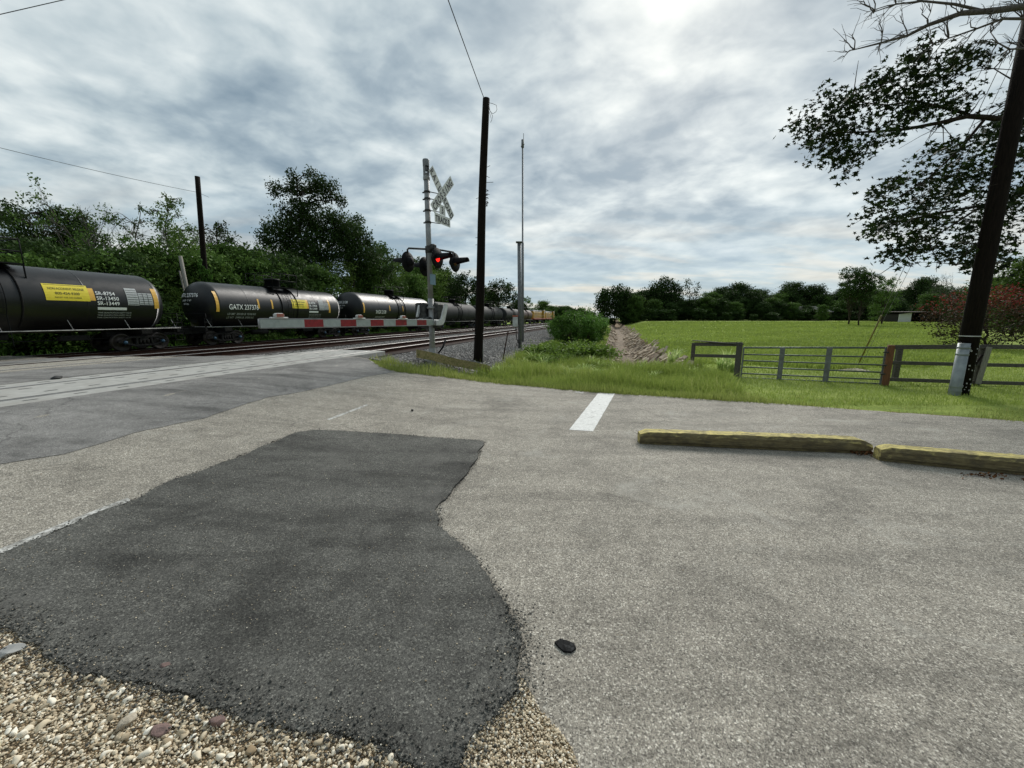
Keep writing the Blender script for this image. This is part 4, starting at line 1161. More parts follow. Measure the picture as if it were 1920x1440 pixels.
def blob_tree(label, y, foot, blobs, mat='leaf_dark', dens_=1.0, leaf_px=4.2, trunk_r=.22, seed=1, depth=1.0, bark='bark'):
    """tree whose crown is built lobe by lobe; lobes given as (u, v, r) at depth y"""
    rg = np.random.default_rng(seed); fx = xat(foot, y, EYE); fz = h(fx, y); k = y / F
    root = thing('tree', label, 'tree', (fx, y, fz)); tb = MB(); pos = []; shd = []
    cs = [(Vector(PY(u, v, y)) + Vector((0, rg.uniform(-1, 1) * depth * 1.6, 0)), r * k) for u, v, r in blobs]
    zt = max(c.z for c, r in cs) - fz; mx = sum(c.x for c, r in cs) / len(cs) - fx
    topc = max(cs, key=lambda q: q[0].z)[0]
    tr = limb(tb, (0, 0, -.3), (topc.x - fx, 0, zt * .97), trunk_r, .03, rg, 10, .05, 8)
    for c, r in cs:
        cl = c - Vector((fx, y, fz)); st0 = [q for q in tr if q.z < cl.z - .15 * r] or [tr[0]]
        lb = limb(tb, st0[-1], cl, trunk_r * .33, .03, rg, 5, .12, 5)
        for q in range(4): limb(tb, lb[int(rg.integers(2, 6))], cl + Vector(rg.normal(0, r * .55, 3)), .035, .012, rg, 3, .12, 4)
        ncl = max(4, int(1.5 * dens_ * (r / k) ** 2 / leaf_px ** 2 * 1.1)); m = 16
        dirs = rg.normal(size=(ncl, 3)); dirs /= np.linalg.norm(dirs, axis=1)[:, None]
        cc = np.array(cl) + dirs * r * (.25 + .85 * rg.random((ncl, 1)) ** .6)
        pp = cc[:, None] + rg.normal(0, 1, (ncl, m, 3)) * (.10 * r + leaf_px * k * .5)
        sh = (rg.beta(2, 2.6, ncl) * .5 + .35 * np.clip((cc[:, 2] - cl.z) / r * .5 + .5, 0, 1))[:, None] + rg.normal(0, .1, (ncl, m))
        pos.append(pp.reshape(-1, 3)); shd.append(sh.ravel())
    pos = np.concatenate(pos); shd = np.concatenate(shd); kk = pos[:, 2] > .1; pos, shd = pos[kk], shd[kk]
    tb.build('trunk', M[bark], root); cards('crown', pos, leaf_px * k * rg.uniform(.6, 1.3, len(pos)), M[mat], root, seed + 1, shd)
    return root
WL = 'dense wood behind the tank cars'
blob_tree('tallest dark tree of the wood, its crown rising high above the others', 50, 572, [(575, 345, 23), (550, 352, 18), (600, 350, 20), (620, 364, 13), (634, 374, 10), (642, 377, 8), (530, 362, 13), (513, 353, 10), (540, 340, 13), (612, 342, 12), (555, 380, 17), (588, 376, 17), (572, 398, 17), (545, 398, 9), (530, 396, 6), (556, 330, 9), (592, 332, 9), (578, 410, 22), (606, 352, 10)], seed=201, dens_=1.15, leaf_px=4.4)
blob_tree('broad dark tree directly under and right of the tallest one', 51, 590, [(540, 430, 28), (575, 430, 32), (610, 422, 32), (642, 430, 24), (512, 440, 20), (600, 465, 36), (560, 475, 34), (520, 470, 28), (505, 455, 12), (640, 470, 30), (585, 505, 36), (540, 508, 32), (628, 412, 14)], seed=202, dens_=1.7)
blob_tree('dark tree with a ragged crown sloping down toward the signal', 54, 665, [(664, 422, 17), (680, 436, 16), (655, 440, 20), (675, 460, 22), (690, 452, 12), (650, 475, 26), (700, 480, 16), (668, 495, 26), (660, 412, 9)], seed=203, dens_=1.25)
blob_tree('low dark tree last in the slope toward the signal mast', 58, 718, [(704, 468, 12), (716, 472, 11), (730, 486, 10), (700, 486, 16), (715, 500, 18), (742, 502, 12), (725, 515, 16)], seed=204, dens_=.8)
blob_tree('slender sparse light green tree just left of the tilted pole', 41, 322, [(312, 368, 9), (326, 374, 9), (303, 380, 7), (332, 390, 9), (314, 390, 10), (300, 400, 8), (340, 404, 8), (322, 408, 12), (302, 420, 10), (332, 424, 14), (345, 428, 8), (314, 436, 16), (330, 446, 16), (296, 440, 10)], 'leaf_lite', .42, 4.0, .12, 205)
tree_uv('bare', 238, 368, -36, 'nearly bare tree with fine twigs against the sky above the tank car', None, .85)
tree_uv('dead', 215, 392, -38, 'thin leafless tree beside the nearly bare one', None, .8)
blob_tree('thin half leafed tree standing left of the light green sparse one', 43, 240, [(208, 408, 10), (222, 415, 10), (262, 392, 8), (255, 412, 9), (240, 425, 10), (272, 420, 8), (215, 430, 10), (262, 440, 12)], 'leaf_dark', .35, 3.8, .13, 212, bark='bark_pale')
blob_tree('large dark spreading tree above the leftmost tank car', 40, 55, [(55, 392, 15), (38, 400, 16), (75, 396, 15), (22, 412, 16), (92, 410, 14), (56, 415, 24), (30, 432, 26), (80, 432, 24), (10, 440, 22), (100, 436, 18), (50, 460, 30), (12, 470, 26), (90, 465, 28)], seed=206, dens_=1.25)
blob_tree('dark tree right of the large spreading one at left', 42, 140, [(126, 400, 12), (142, 408, 13), (116, 410, 12), (156, 420, 13), (134, 428, 20), (172, 434, 11), (112, 440, 20), (160, 446, 18), (185, 452, 12), (140, 465, 26), (180, 475, 18), (110, 480, 26)], seed=207, dens_=1.1)
blob_tree('small dark tree directly behind the tilted pole, ragged top', 45, 402, [(394, 422, 9), (408, 420, 8), (418, 432, 8), (382, 428, 7), (400, 440, 14), (424, 448, 12), (380, 450, 14), (408, 466, 20), (438, 466, 12)], seed=208, dens_=.75)
tree_uv('d2', -10, 405, -36, 'dark tree at the left frame edge behind the first tank car', None, 1.0)
tree_uv('dead', 455, 440, -40, 'leafless twigs standing above the wood between the pole and the tallest tree', None, .8)
for (k, u, v, s, w) in [('m1', 300, 462, -34, 1.0), ('m1', 190, 486, -36, 1.0), ('d1', 90, 470, -33, 1.0), ('m1', 440, 462, -37, 1.0), ('l1', 350, 450, -37, .9), ('d2', 460, 470, -42, 1.0),
                        ('m1', 470, 470, -36, 1.0), ('m2', 485, 465, -40, 1.0), ('d1', 20, 470, -33, 1.1), ('l1', 275, 482, -33, 1.0), ('m1', 135, 480, -32, 1.1), ('d1', 240, 482, -32, 1.1),
                        ('m1', 395, 478, -33, 1.1), ('d2', -70, 400, -38, 1.1), ('d1', -40, 450, -34, 1.2), ('m1', 200, 485, -31.5, 1.2), ('m1', 60, 480, -31.5, 1.2)]:
    tree_uv(k, u, v, s, 'leafy tree in the unbroken wood behind the two nearest tank cars', WL, w)
for (k, u, v, s, w) in [('l1', 640, 498, -34, 1.1), ('m1', 690, 492, -35, 1.0), ('m1', 720, 500, -36, 1.0), ('l1', 745, 498, -38, 1.0), ('m1', 590, 500, -33, 1.1), ('d1', 545, 490, -33, 1.1),
                        ('m2', 775, 484, -46, 1.1), ('d1', 800, 496, -44, 1.1), ('m1', 826, 508, -40, 1.1), ('m1', 790, 500, -42, 1.1), ('l1', 815, 512, -38, 1.1), ('m1', 845, 522, -42, 1.1), ('m1', 770, 515, -37, 1.0), ('m1', 500, 492, -33, 1.0), ('d2', 720, 462, -44, 1.0), ('m2', 830, 505, -50, 1.0)]:
    tree_uv(k, u, v, s, 'lower green tree in the wood behind the middle tank cars', WL, w)
blob_tree('round dark tree between the signal mast and the near utility pole', 85, 872, [(860, 526, 10), (874, 523, 11), (888, 530, 12), (848, 538, 12), (868, 545, 18), (892, 548, 14), (850, 556, 14), (905, 545, 8)], seed=221, leaf_px=3.6, dens_=1.5)
blob_tree('ragged dark tree just right of the near utility pole', 92, 930, [(922, 536, 9), (936, 532, 10), (950, 536, 9), (914, 548, 10), (932, 550, 14), (956, 546, 10), (968, 556, 8), (950, 560, 14), (920, 562, 12)], seed=222, leaf_px=3.4, dens_=1.5)
for (k, u, v, s, w) in [('m2', 985, 556, -40, .9), ('d1', 915, 550, -40, 1.0), ('m1', 850, 545, -38, 1.1), ('m1', 895, 555, -36, 1.0), ('d1', 970, 565, -38, 1.0), ('m1', 1000, 578, -38, 1.1), ('m1', 1018, 565, -44, 1.2),
                        ('m1', 1035, 574, -36, 1.2), ('d1', 1050, 576, -32, 1.3), ('m1', 1062, 574, -28, 1.3), ('m1', 1026, 580, -34, 1.2), ('d1', 1075, 580, -22, 1.3)]:
    tree_uv(k, u, v, s, 'small distant tree along the line where the train curves out of sight', 'distant trees at the end of the train', w)
for (k, u, v, y, w) in [('m1', 1088, 578, 420, 1.4), ('d1', 1100, 584, 480, 1.6), ('d1', 1112, 586, 500, 1.6), ('m1', 1070, 580, 380, 1.4), ('d1', 1128, 586, 460, 1.6), ('m1', 1048, 577, 350, 1.4)]:
    tree_uy(k, u, v, y, 'hazy far tree on the horizon above the roadside bushes', 'hazy far trees on the horizon', w)

RL = 'dark tree row at the far side of the field'
blob_tree('leftmost rounded dark tree beyond the field, at the end of the ditch', 118, 1152, [(1128, 560, 10), (1140, 550, 11), (1156, 548, 12), (1172, 552, 11), (1130, 572, 12), (1150, 566, 16), (1172, 570, 15), (1188, 562, 9), (1140, 584, 14), (1165, 586, 14), (1186, 582, 13)], seed=231, leaf_px=3.6, dens_=2.8)
blob_tree('tall dark double crowned tree in the row above the left of the field', 124, 1240, [(1232, 540, 11), (1246, 532, 10), (1258, 536, 10), (1268, 545, 10), (1216, 550, 11), (1204, 556, 9), (1240, 552, 16), (1262, 560, 15), (1220, 568, 15), (1245, 575, 17), (1270, 578, 14), (1200, 576, 12)], seed=232, leaf_px=3.5, dens_=2.2)
blob_tree('airy tree with sky showing through, right of the tall dark one in the row', 127, 1292, [(1282, 534, 6), (1293, 531, 6), (1302, 538, 6), (1284, 545, 7), (1298, 550, 8), (1308, 548, 5), (1290, 562, 11), (1305, 566, 9)], seed=233, leaf_px=3.0, dens_=.5)
blob_tree('feathery topped tree standing out of the row above the short fence panel', 130, 1376, [(1362, 542, 6), (1374, 537, 7), (1386, 535, 7), (1392, 543, 6), (1376, 550, 11), (1358, 553, 8), (1390, 556, 10), (1372, 566, 14)], seed=234, leaf_px=3.0, dens_=.7)
row = [('m1', 1190, 556, 116, 1.0, None), ('d1', 1205, 556, 125, 1.0, None), ('m1', 1225, 562, 116, 1.1, None),
       ('m1', 1540, 572, 110, 1.0, 'light green rounded tree low in front of the row above the gate'), ('round', 1722, 524, 118, .8, 'rounded dark tree above the low white walled shed'),
       ('m1', 1650, 548, 112, 1.0, None), ('m1', 1740, 552, 100, 1.1, None), ('d1', 1775, 556, 100, 1.1, None), ('d2', 1790, 540, 85, 1.0, None)]
rr_ = random.Random(8)
for i, u in enumerate(range(1180, 1800, 17)):
    vt = 549 + 6 * math.sin(u * .045) + rr_.uniform(-11, 9) + (7 if u < 1360 else 0)
    row.append((rr_.choice(['d1', 'd1', 'round', 'm1', 'd1']), u + rr_.uniform(-5, 5), vt, 126 + rr_.uniform(-3, 9) - max(0, u - 1600) * .12, 1.15, None))
    row.append((rr_.choice(['d1', 'm1', 'round']), u + 8 + rr_.uniform(-7, 7), 566 + rr_.uniform(-9, 15), 120 + rr_.uniform(-3, 3) - max(0, u - 1600) * .1, 1.25, None))
for (k, u, v, y, w, lab) in row:
    tree_uy(k, u, v, y, lab or 'dark leafy tree in the row beyond the green field', None if lab else RL, w)
tree_uy('top', 1592, 503, 78, 'tree with a bare pale trunk before the far row, left one of a pair', None, .85, rz=2.0)
tree_uy('top', 1612, 512, 76, 'tree with a leaning bare trunk, right one of the pair before the far row', None, .8, rz=.3)
tree_uy('m2', 1655, 520, 84, 'pale leafed tree with sky between its boughs right of the trunk pair', None, .9)
tree_uy('dead', 1792, 508, 70, 'leafless grey tree left of the tarred pole', None, .6)
tree_uy('l1', 1905, 486, 42, 'olive green tree rising over the red flowered one at the right edge', None, 1.1)
tree_uy('m1', 1960, 470, 40, 'green tree cut by the right frame edge behind the red flowered one', None, 1.1)
tree_uy('m1', 1850, 520, 60, 'green tree just behind the tarred pole, left of the olive one', None, 1.1)
x, y, z = P(1848, 655)
c = plant('crape', x, y, z, 3.6, 'crape_myrtle', 'red flowered small tree behind the wooden fence at right', 'tree', None, 1.2, 1.35)

for (k, u, v, vt, w, lab) in [('bush', 1060, 652, 590, .9, 'tall bright green bush beside the end of the ballast'), ('bush', 1098, 652, 592, .95, 'tall bright green bush right beside the ditch bank'),
                              ('bush', 1080, 642, 581, .9, 'tallest green bush between its two neighbours near the ditch'), ('bush', 1116, 645, 603, 1.1, 'lower green bush at the ditch edge behind the tall ones'),
                              ('bush', 1045, 640, 600, 1.0, 'green bush at the left end of the bright bush group'),
                              ('weed', 1012, 676, 646, 1.5, 'low yellow green shrub spreading at the ballast toe'), ('weed', 1050, 682, 642, 1.7, 'low leafy mound in front of the tall green bushes'),
                              ('weed', 1088, 684, 640, 1.6, 'low leafy mound at the left rim of the ditch'), ('weed', 1030, 690, 662, 1.6, 'lowest leafy mound, nearest the road verge'), ('bush2', 1048, 668, 644, 1.0, 'small dark shrub in the shade below the tall bushes')]:
    x, y, z = P(u, v); plant(k, x, y, z, zat(y, vt) - z, 'bush', lab, 'bush', None, None, w * 1.0)
rg2 = random.Random(5)
for i in range(34):
    t = 8 + i * 2.6 + rg2.uniform(-.8, .8); s = -30.6 + rg2.uniform(-1.0, .6); x, y = xy(s, t)
    plant(rg2.choice(['bush', 'bush2', 'bush2']), x, y, h(x, y), rg2.uniform(1.4, 2.8), 'bush', 'undergrowth bush along the wood edge seen beneath the train', 'bush', 'undergrowth bushes behind the train', None, 1.1, rg2)
for i in range(12):
    t = 45 + i * 6; s = rg2.uniform(-3.3, -2.0); x, y = xy(s, t)
    plant('bush', x, y, h(x, y), rg2.uniform(1.6, 2.4), 'bush', 'bush in the line continuing away between ballast and ditch', 'bush', 'bushes continuing along the ditch bank', None, 1.0, rg2)
for i in range(22):
    u = 1150 + i * 29 + rg2.uniform(-12, 12); y = 113 + rg2.uniform(-2, 5) - max(0, (u - 1600)) * .07; x = xat(u, y, EYE)
    plant('bushd', x, y, h(x, y), rg2.uniform(1.6, 3.8), 'bush', 'dark bush under the tree row at the far edge of the field', 'bush', 'bushes under the far tree row', None, rg2.uniform(1.0, 1.8), rg2)

# ------------------------------------------------------------------ near tree on the right (trunk stands outside the frame)
def near_tree():
    rg = np.random.default_rng(77)
    bx, by = 21.0, 13.5; bz = h(bx, by)
    root = thing('tree', 'near broadleaf tree whose leafy boughs hang into the upper right of the picture', 'tree', (bx, by, bz))
    def W(u, v, y): p = PY(u, v, y); return Vector((p[0] - bx, p[1] - by, p[2] - bz))
    tb = MB()
    tr = limb(tb, (0, 0, -.3), (.2, -.2, 11), .34, .2, rg, 8, .03, 10)
    for path, r0, r1 in [(((1990, 232), (1915, 226), (1850, 222), (1812, 217), (1760, 232), (1700, 240), (1640, 245), (1570, 250)), .10, .016),
                         (((1812, 217), (1770, 205), (1720, 190), (1660, 195), (1600, 190)), .045, .01),
                         (((1990, 330), (1900, 370), (1840, 385), (1760, 400), (1690, 410), (1640, 430)), .07, .012),
                         (((1840, 385), (1790, 420), (1740, 450), (1700, 480)), .03, .008),
                         (((1900, 370), (1870, 420), (1830, 460), (1790, 495)), .03, .008),
                         (((1850, 222), (1800, 280), (1740, 330), (1680, 370)), .04, .01),
                         (((1990, 232), (1930, 180), (1900, 150), (1860, 130)), .04, .01)]:
        pts = [W(u + rg.normal(0, 2), v + rg.normal(0, 2), 11.5 + .3 * math.sin(i * 1.3)) for i, (u, v) in enumerate(path)]
        if path[0][0] == 1990: pts = [tr[5] if path[0][1] > 300 else tr[6]] + pts; 
        rs = np.linspace(r0, r1, len(pts)); tb.tube(pts, list(rs), 7)
        for j in range(1, len(pts)):
            for q in range(4):
                e = pts[j] + Vector((rg.normal(0, .5), rg.normal(0, .6), rg.normal(0, .35))); limb(tb, pts[j], e, .014, .004, rg, 3, .1, 4)
    tb.build('trunk', M['bark'], root)
    PA = [(1487, 238), (1512, 195), (1540, 168), (1600, 172), (1628, 150), (1680, 115), (1722, 88), (1780, 100), (1872, 86), (1855, 130), (1835, 180), (1812, 212), (1730, 235), (1665, 262), (1610, 300), (1590, 332), (1575, 335), (1560, 308), (1510, 308), (1500, 270)]
    PB = [(1612, 398), (1645, 352), (1700, 325), (1735, 290), (1790, 250), (1840, 240), (1872, 190), (1925, 150), (2050, 130), (2060, 420), (1940, 430), (1890, 470), (1850, 500), (1810, 505), (1790, 480), (1740, 470), (1700, 500), (1660, 515), (1650, 490), (1660, 460), (1618, 440)]
    PC = [(1805, 500), (1760, 480), (1850, 470), (1900, 480), (1880, 510), (1840, 520)]
    pos = []; 
    for poly, n, y0, y1 in ((PA, 230, 10.8, 12.4), (PB, 560, 10.6, 13.2), (PC, 22, 11, 12.5)):
        c = scat(poly, n, rg)
        keep = (wob(c[:, 0], c[:, 1], .045, 1.0) > -.52); c = c[keep]
        for (u, v) in c:
            y = rg.uniform(y0, y1); p = W(u, v, y)
            m = rg.integers(9, 22)
            q = np.array(p) + rg.normal(0, 1, (m, 3)) * np.array([.17, .18, .10]); pos.append(q)
    pos = np.concatenate(pos)
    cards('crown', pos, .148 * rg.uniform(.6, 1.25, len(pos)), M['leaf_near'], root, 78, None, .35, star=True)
near_tree()
def bare_boughs():
    rg = np.random.default_rng(79); bx, by = 24.0, 9.5; bz = h(bx, by)
    root = thing('tree', 'leafless tree whose grey boughs reach into the top right corner', 'tree', (bx, by, bz))
    def W(u, v, y): p = PY(u, v, y); return Vector((p[0] - bx, p[1] - by, p[2] - bz))
    tb = MB(); tr = limb(tb, (0, 0, -.3), (-.5, .1, 13), .32, .16, rg, 8, .03, 10)
    def twigs(pts, k, L, r):
        for j in range(2, len(pts)):
            for q in range(k):
                d = (pts[j] - pts[j - 1]).normalized() * .8 + Vector((rg.normal(0, .25), rg.normal(0, .5), rg.normal(.25, .6)))
                e = pts[j] + d.normalized() * L * rg.uniform(.4, 1.1); s_ = limb(tb, pts[j], e, r, .0045, rg, 4, .14, 4)
                for w in range(3):
                    e2 = s_[-2] + (d.normalized() + Vector(rg.normal(0, .5, 3))) * L * .4; limb(tb, s_[-3 + w % 2], e2, .006, .003, rg, 3, .1, 3)
    for path, r0, r1, k in [(((2000, 5), (1920, 12), (1860, 20), (1800, 24), (1740, 48), (1700, 68), (1650, 84), (1600, 92)), .085, .010, 4),
                            (((1850, 22), (1790, 8), (1730, 2), (1680, 8), (1640, 22)), .03, .008, 4),
                            (((2000, 50), (1920, 32), (1880, 34), (1830, 50), (1780, 70), (1750, 84)), .04, .008, 4),
                            (((2000, 110), (1930, 92), (1895, 92), (1870, 80), (1858, 62)), .03, .007, 3)]:
        pts = [tr[7]] + [W(u + rg.normal(0, 2), v + rg.normal(0, 2), 9.5 + .25 * math.sin(i * 1.7)) for i, (u, v) in enumerate(path)] if path[0][0] == 2000 else [W(u, v, 9.5) for (u, v) in path]
        tb.tube(pts, list(np.linspace(r0, r1, len(pts))), 7); twigs(pts, k, .55, .012)
    tb.build('trunk', M['bark_pale'], root)
bare_boughs()

# ------------------------------------------------------------------ text helper
_dg = None
def text_geo(body, size, cond=1.0, align='CENTER', bold=.012):
    cu = bpy.data.curves.new('t', 'FONT'); cu.body = body; cu.size = 1; cu.align_x = align; cu.align_y = 'CENTER'; cu.resolution_u = 3; cu.offset = bold
    o = link(bpy.data.objects.new('t', cu)); dg = bpy.context.evaluated_depsgraph_get()
    me = bpy.data.meshes.new_from_object(o.evaluated_get(dg))
    V = [(v.co.x * size * cond, v.co.y * size) for v in me.vertices]; Fc = [tuple(p.vertices) for p in me.polygons]
    bpy.data.objects.remove(o); bpy.data.curves.remove(cu); bpy.data.meshes.remove(me)
    return V, Fc

# ------------------------------------------------------------------ tank cars
def wheelset_truck(parent, x, first=[None]):
    """four wheels, two side frames, bolster; parts of one truck"""
    if first[0] is None:
        objs = []
        fr = MB()
        for sg in (-1, 1):
            y = sg * .99
            # side frame: arch outline with two openings
            for (a, b_) in (((-1.15, .50), (-.62, .72)), ((-.62, .72), (.62, .72)), ((.62, .72), (1.15, .50)), ((-1.15, .50), (-.45, .28)), ((-.45, .28), (.45, .28)), ((.45, .28), (1.15, .50)), ((-.38, .28), (-.32, .72)), ((.38, .28), (.32, .72))):
                A0 = Vector((a[0], y, a[1])); B0 = Vector((b_[0], y, b_[1])); d_ = B0 - A0; L = d_.length
                R = Matrix.Rotation(-math.atan2(d_.z, d_.x), 3, 'Y'); fr.box((A0 + B0) / 2, (L + .08, .14, .11), None, R, bev=.02)
            for k in range(3): fr.tube([(-.18 + .18 * k, y, .32), (-.18 + .18 * k, y, .60)], .065, 8)
        fr.box((0, 0, .62), (.40, 2.1, .20), bev=.02)
        objs.append(fr.build('truck_frame', M['truck']))
        wh = MB(); prof = [(.0, -.05), (.10, -.06), (.10, -.02), (.36, -.015), (.40, -.05), (.455, -.055), (.46, .055), (.485, .07), (.485, .085), (.40, .085), (.36, .03), (.10, .04), (.10, .08), (0, .08)]
        wh.lathe(prof, 28, 'y'); w0 = wh.build('wheel', M['wheel']); objs.append(w0)
        cp = MB(); cp.lathe([(0, .09), (.07, .085), (.095, .05), (.11, -.05), (.0, -.05)], 14, 'y'); c0 = cp.build('bearing_cap', M['bearing']); objs.append(c0)
        ax = MB(); ax.tube([(0, -.95, 0), (0, .95, 0)], .08, 10); a0 = ax.build('axle', M['truck']); objs.append(a0)
        first[0] = [o.data for o in objs]
        for o in objs: bpy.data.objects.remove(o)
    fm, wm, cm, am = first[0]
    tr = link(bpy.data.objects.new('truck', fm)); tr.parent = parent; tr.location = (x, 0, 0)
    for wx in (-.88, .88):
        a = link(bpy.data.objects.new('axle', am)); a.parent = tr; a.location = (wx, 0, .46)
        for sg in (-1, 1):
            w = link(bpy.data.objects.new('wheel', wm)); w.parent = tr; w.location = (wx, sg * .76, .46); w.rotation_euler = (0, 0, 0 if sg < 0 else math.pi)
            c = link(bpy.data.objects.new('bearing_cap', cm)); c.parent = tr; c.location = (wx, sg * 1.03, .46); c.rotation_euler = (0, 0, 0 if sg > 0 else math.pi)
    return tr

def tank_car(t_c, L, R, zc, label, number=None, sub=True, mat='tank', detail=2, strips=(), sheets=(), platform=True):
    """local x runs along the train (away from the camera), the side facing the camera is -y ... +s is -y"""
    x0, y0 = xy(-25.9, t_c); zr = -.05
    root = thing('tank_car', label, 'tank car', (x0, y0, zr), math.pi / 2 - TH, 'black tank cars of the standing train')
    # local +x -> world direction of +t ; local -y -> +s (toward the camera)
    b = MB(); hl = L / 2; hd = R * .52; prof = []
    for i in range(9):
        a = math.pi / 2 * i / 8; prof.append((R * math.sin(a), -hl + hd - hd * math.cos(a)))
    prof += [(R, -hl + hd + (L - 2 * hd) * f) for f in (.0, .002, .5, .502, .998, 1.0)][1:]
    for i in range(8, -1, -1):
        a = math.pi / 2 * i / 8; prof.append((R * math.sin(a), hl - hd + hd * math.cos(a)))
    b.lathe(prof, 56, 'x', None, (0, 0, zc))
    for wx in (-L * .28, -L * .02, L * .22):   # weld seams
        b.lathe([(R, wx - .03), (R + .006, wx - .02), (R + .006, wx + .02), (R, wx + .03)], 56, 'x', None, (0, 0, zc))
    b.build('tank', M[mat], root)
    # underframe: stub sills, bolsters, skid
    b = MB()
    bot = zc - R
    for sg in (-1, 1):
        b.box((sg * (hl - .9), 0, .92), (3.2, .36, .36), bev=.02)
        b.box((sg * (hl - 1.3), 0, 1.02), (.5, 2.5, .28), bev=.02)
        b.box((sg * (hl + .2), 0, 1.08), (.12, 2.7, .3), bev=.01)
        for sy in (-1, 1):
            b.add([(sg * (hl - 2.1), sy * .25, 1.0), (sg * (hl - 2.1), sy * R * .8, zc - R * .55), (sg * (hl - .7), sy * R * .8, zc - R * .55), (sg * (hl - .7), sy * .25, 1.0)], [(0, 1, 2, 3)])
            b.add([(sg * (hl - 2.1), sy * .25, 1.02), (sg * (hl - 2.1), sy * R * .82, zc - R * .53), (sg * (hl - .7), sy * R * .82, zc - R * .53), (sg * (hl - .7), sy * .25, 1.02)], [(3, 2, 1, 0)])
    b.box((0, 0, bot - .12), (1.4, .5, .3), bev=.04)
    b.box((L * .2, -.55, .78), (1.1, .3, .26), bev=.03); b.tube([(-L * .22, -.6, .75), (-L * .12, -.6, .75)], .18, 12)
    b.tube([(-hl + 1.2, -.35, .70), (hl - 1.2, -.35, .70)], .022, 5)
    b.build('underframe', M['truck'], root)
    # side handrails with their pale worn edge
    b = MB()
    for sy in (-1, 1):
        b.tube([(-hl - .25, sy * 1.5, 1.18), (hl + .25, sy * 1.5, 1.18)], .022, 6)
        for k in range(7): b.tube([(-hl + L * k / 6, sy * 1.5, 1.18), (-hl + L * k / 6, sy * 1.2, zc - math.sqrt(max(0, R * R - 1.2 ** 2)))], .014, 5)
    b.build('side_handrail', M['edge_white'], root)
    b = MB()
    for sg in (-1, 1):
        for sy in (-1, 1):
            xx = sg * (hl + .15)
            for dx in (-.22, .22): b.tube([(xx + dx, sy * 1.46, .45), (xx + dx, sy * 1.46, 1.75)], .016, 5)
            for k in range(4): b.tube([(xx - .22, sy * 1.46, .5 + .33 * k), (xx + .22, sy * 1.46, .5 + .33 * k)], .014, 5)
        b.tube([(sg * (hl + .2), -1.4, 1.22), (sg * (hl + .2), -1.4, 2.0), (sg * (hl + .2), 1.4, 2.0), (sg * (hl + .2), 1.4, 1.22)], .018, 6)
        b.lathe([(.24, -.02), (.28, 0), (.24, .02)], 16, 'x', None, (sg * (hl + .28), .55, 1.65))
    b.build('end_ladder', M['black'], root)
    b = MB()
    for sg in (-1, 1):
        for sy in (-.9, .9): b.box((sg * (hl + .05), sy, 1.20), (.5, .75, .035))
    b.build('end_walkway', M['edge_white'], root)
    for sg in (-1, 1):
        b = MB(); b.box((sg * (hl + .55), 0, .90), (.75, .22, .24), bev=.03); b.box((sg * (hl + .92), .05 * sg, .90), (.28, .34, .30), bev=.06)
        b.build('coupler', M['truck'], root)
    for sg in (-1, 1): wheelset_truck(root, sg * (hl - 1.35))
    if platform:
        b = MB(); pw = 2.3
        for sy in (-1, 1):
            b.box((0, sy * .95, zc + R - .02), (pw, .55, .05)); b.box((sy * .8, 0, zc + R + .03), (.6, 1.4, .045))
            for sx in (-1, 1): b.tube([(sx * pw / 2, sy * 1.2, zc + R - .02), (sx * pw / 2, sy * 1.2, zc + math.sqrt(R * R - 1.2 ** 2 if R > 1.2 else 0))], .03, 5)
        pf = b.build('platform', M['black'], root)
        b = MB(); top = zc + R + 1.0
        for sy in (-1, 1):
            for hh in (.5, 1.0): b.tube([(-pw / 2, sy * 1.22, zc + R + hh), (pw / 2, sy * 1.22, zc + R + hh)], .021, 6)
            for k in (-1, -.35, .35, 1): b.tube([(k * pw / 2, sy * 1.22, zc + R - .02), (k * pw / 2, sy * 1.22, top)], .021, 6)
        for sx in (-1, 1):
            for hh in (.5, 1.0): b.tube([(sx * pw / 2, -1.22, zc + R + hh), (sx * pw / 2, 1.22, zc + R + hh)], .021, 6)
        b.build('railing', M['black'], pf)
        b = MB(); b.lathe([(.52, -.15), (.52, .55), (.56, .56), (.56, .62), (.5, .68), (0, .72)], 20, 'z', None, (0, 0, zc + R))
        b.tube([(.7, .2, zc + R), (.7, .2, zc + R + .4)], .12, 10)
        b.build('hatch_housing', M['black'], pf)
        for sy in (-1, 1):                       # ladders hugging the shell
            b = MB()
            for dx in (-.25, .25):
                pts = [(dx, sy * (R + .10) * math.sin(a), zc + (R + .10) * math.cos(a)) for a in np.linspace(.75, 2.0, 10)]
                b.tube(pts + [(dx, sy * 1.5, 1.15), (dx, sy * 1.5, .55)], .018, 5)
            for a in np.linspace(.85, 2.0, 7): b.tube([(-.25, sy * (R + .10) * math.sin(a), zc + (R + .10) * math.cos(a)), (.25, sy * (R + .10) * math.sin(a), zc + (R + .10) * math.cos(a))], .013, 4)
            b.build('ladder', M['black'], root)
        b = MB()
        pts = [(.75, -(R + .03) * math.sin(a), zc + (R + .03) * math.cos(a)) for a in np.linspace(.1, 2.5, 16)]
        b.tube(pts, .03, 5); pts = [(-.75, -(R + .03) * math.sin(a), zc + (R + .03) * math.cos(a)) for a in np.linspace(.1, 2.5, 16)]; b.tube(pts, .03, 5)
        b.build('shell_strap', M['truck'], root)
    # markings wrapped onto the shell; a = angle below the top, camera side is -y
    def wrap(px, hh, off=.012):                 # hh = arc height above the horizontal centre line
        a = math.pi / 2 - hh / R
        return (px, -(R + off) * math.sin(a), zc + (R + off) * math.cos(a))
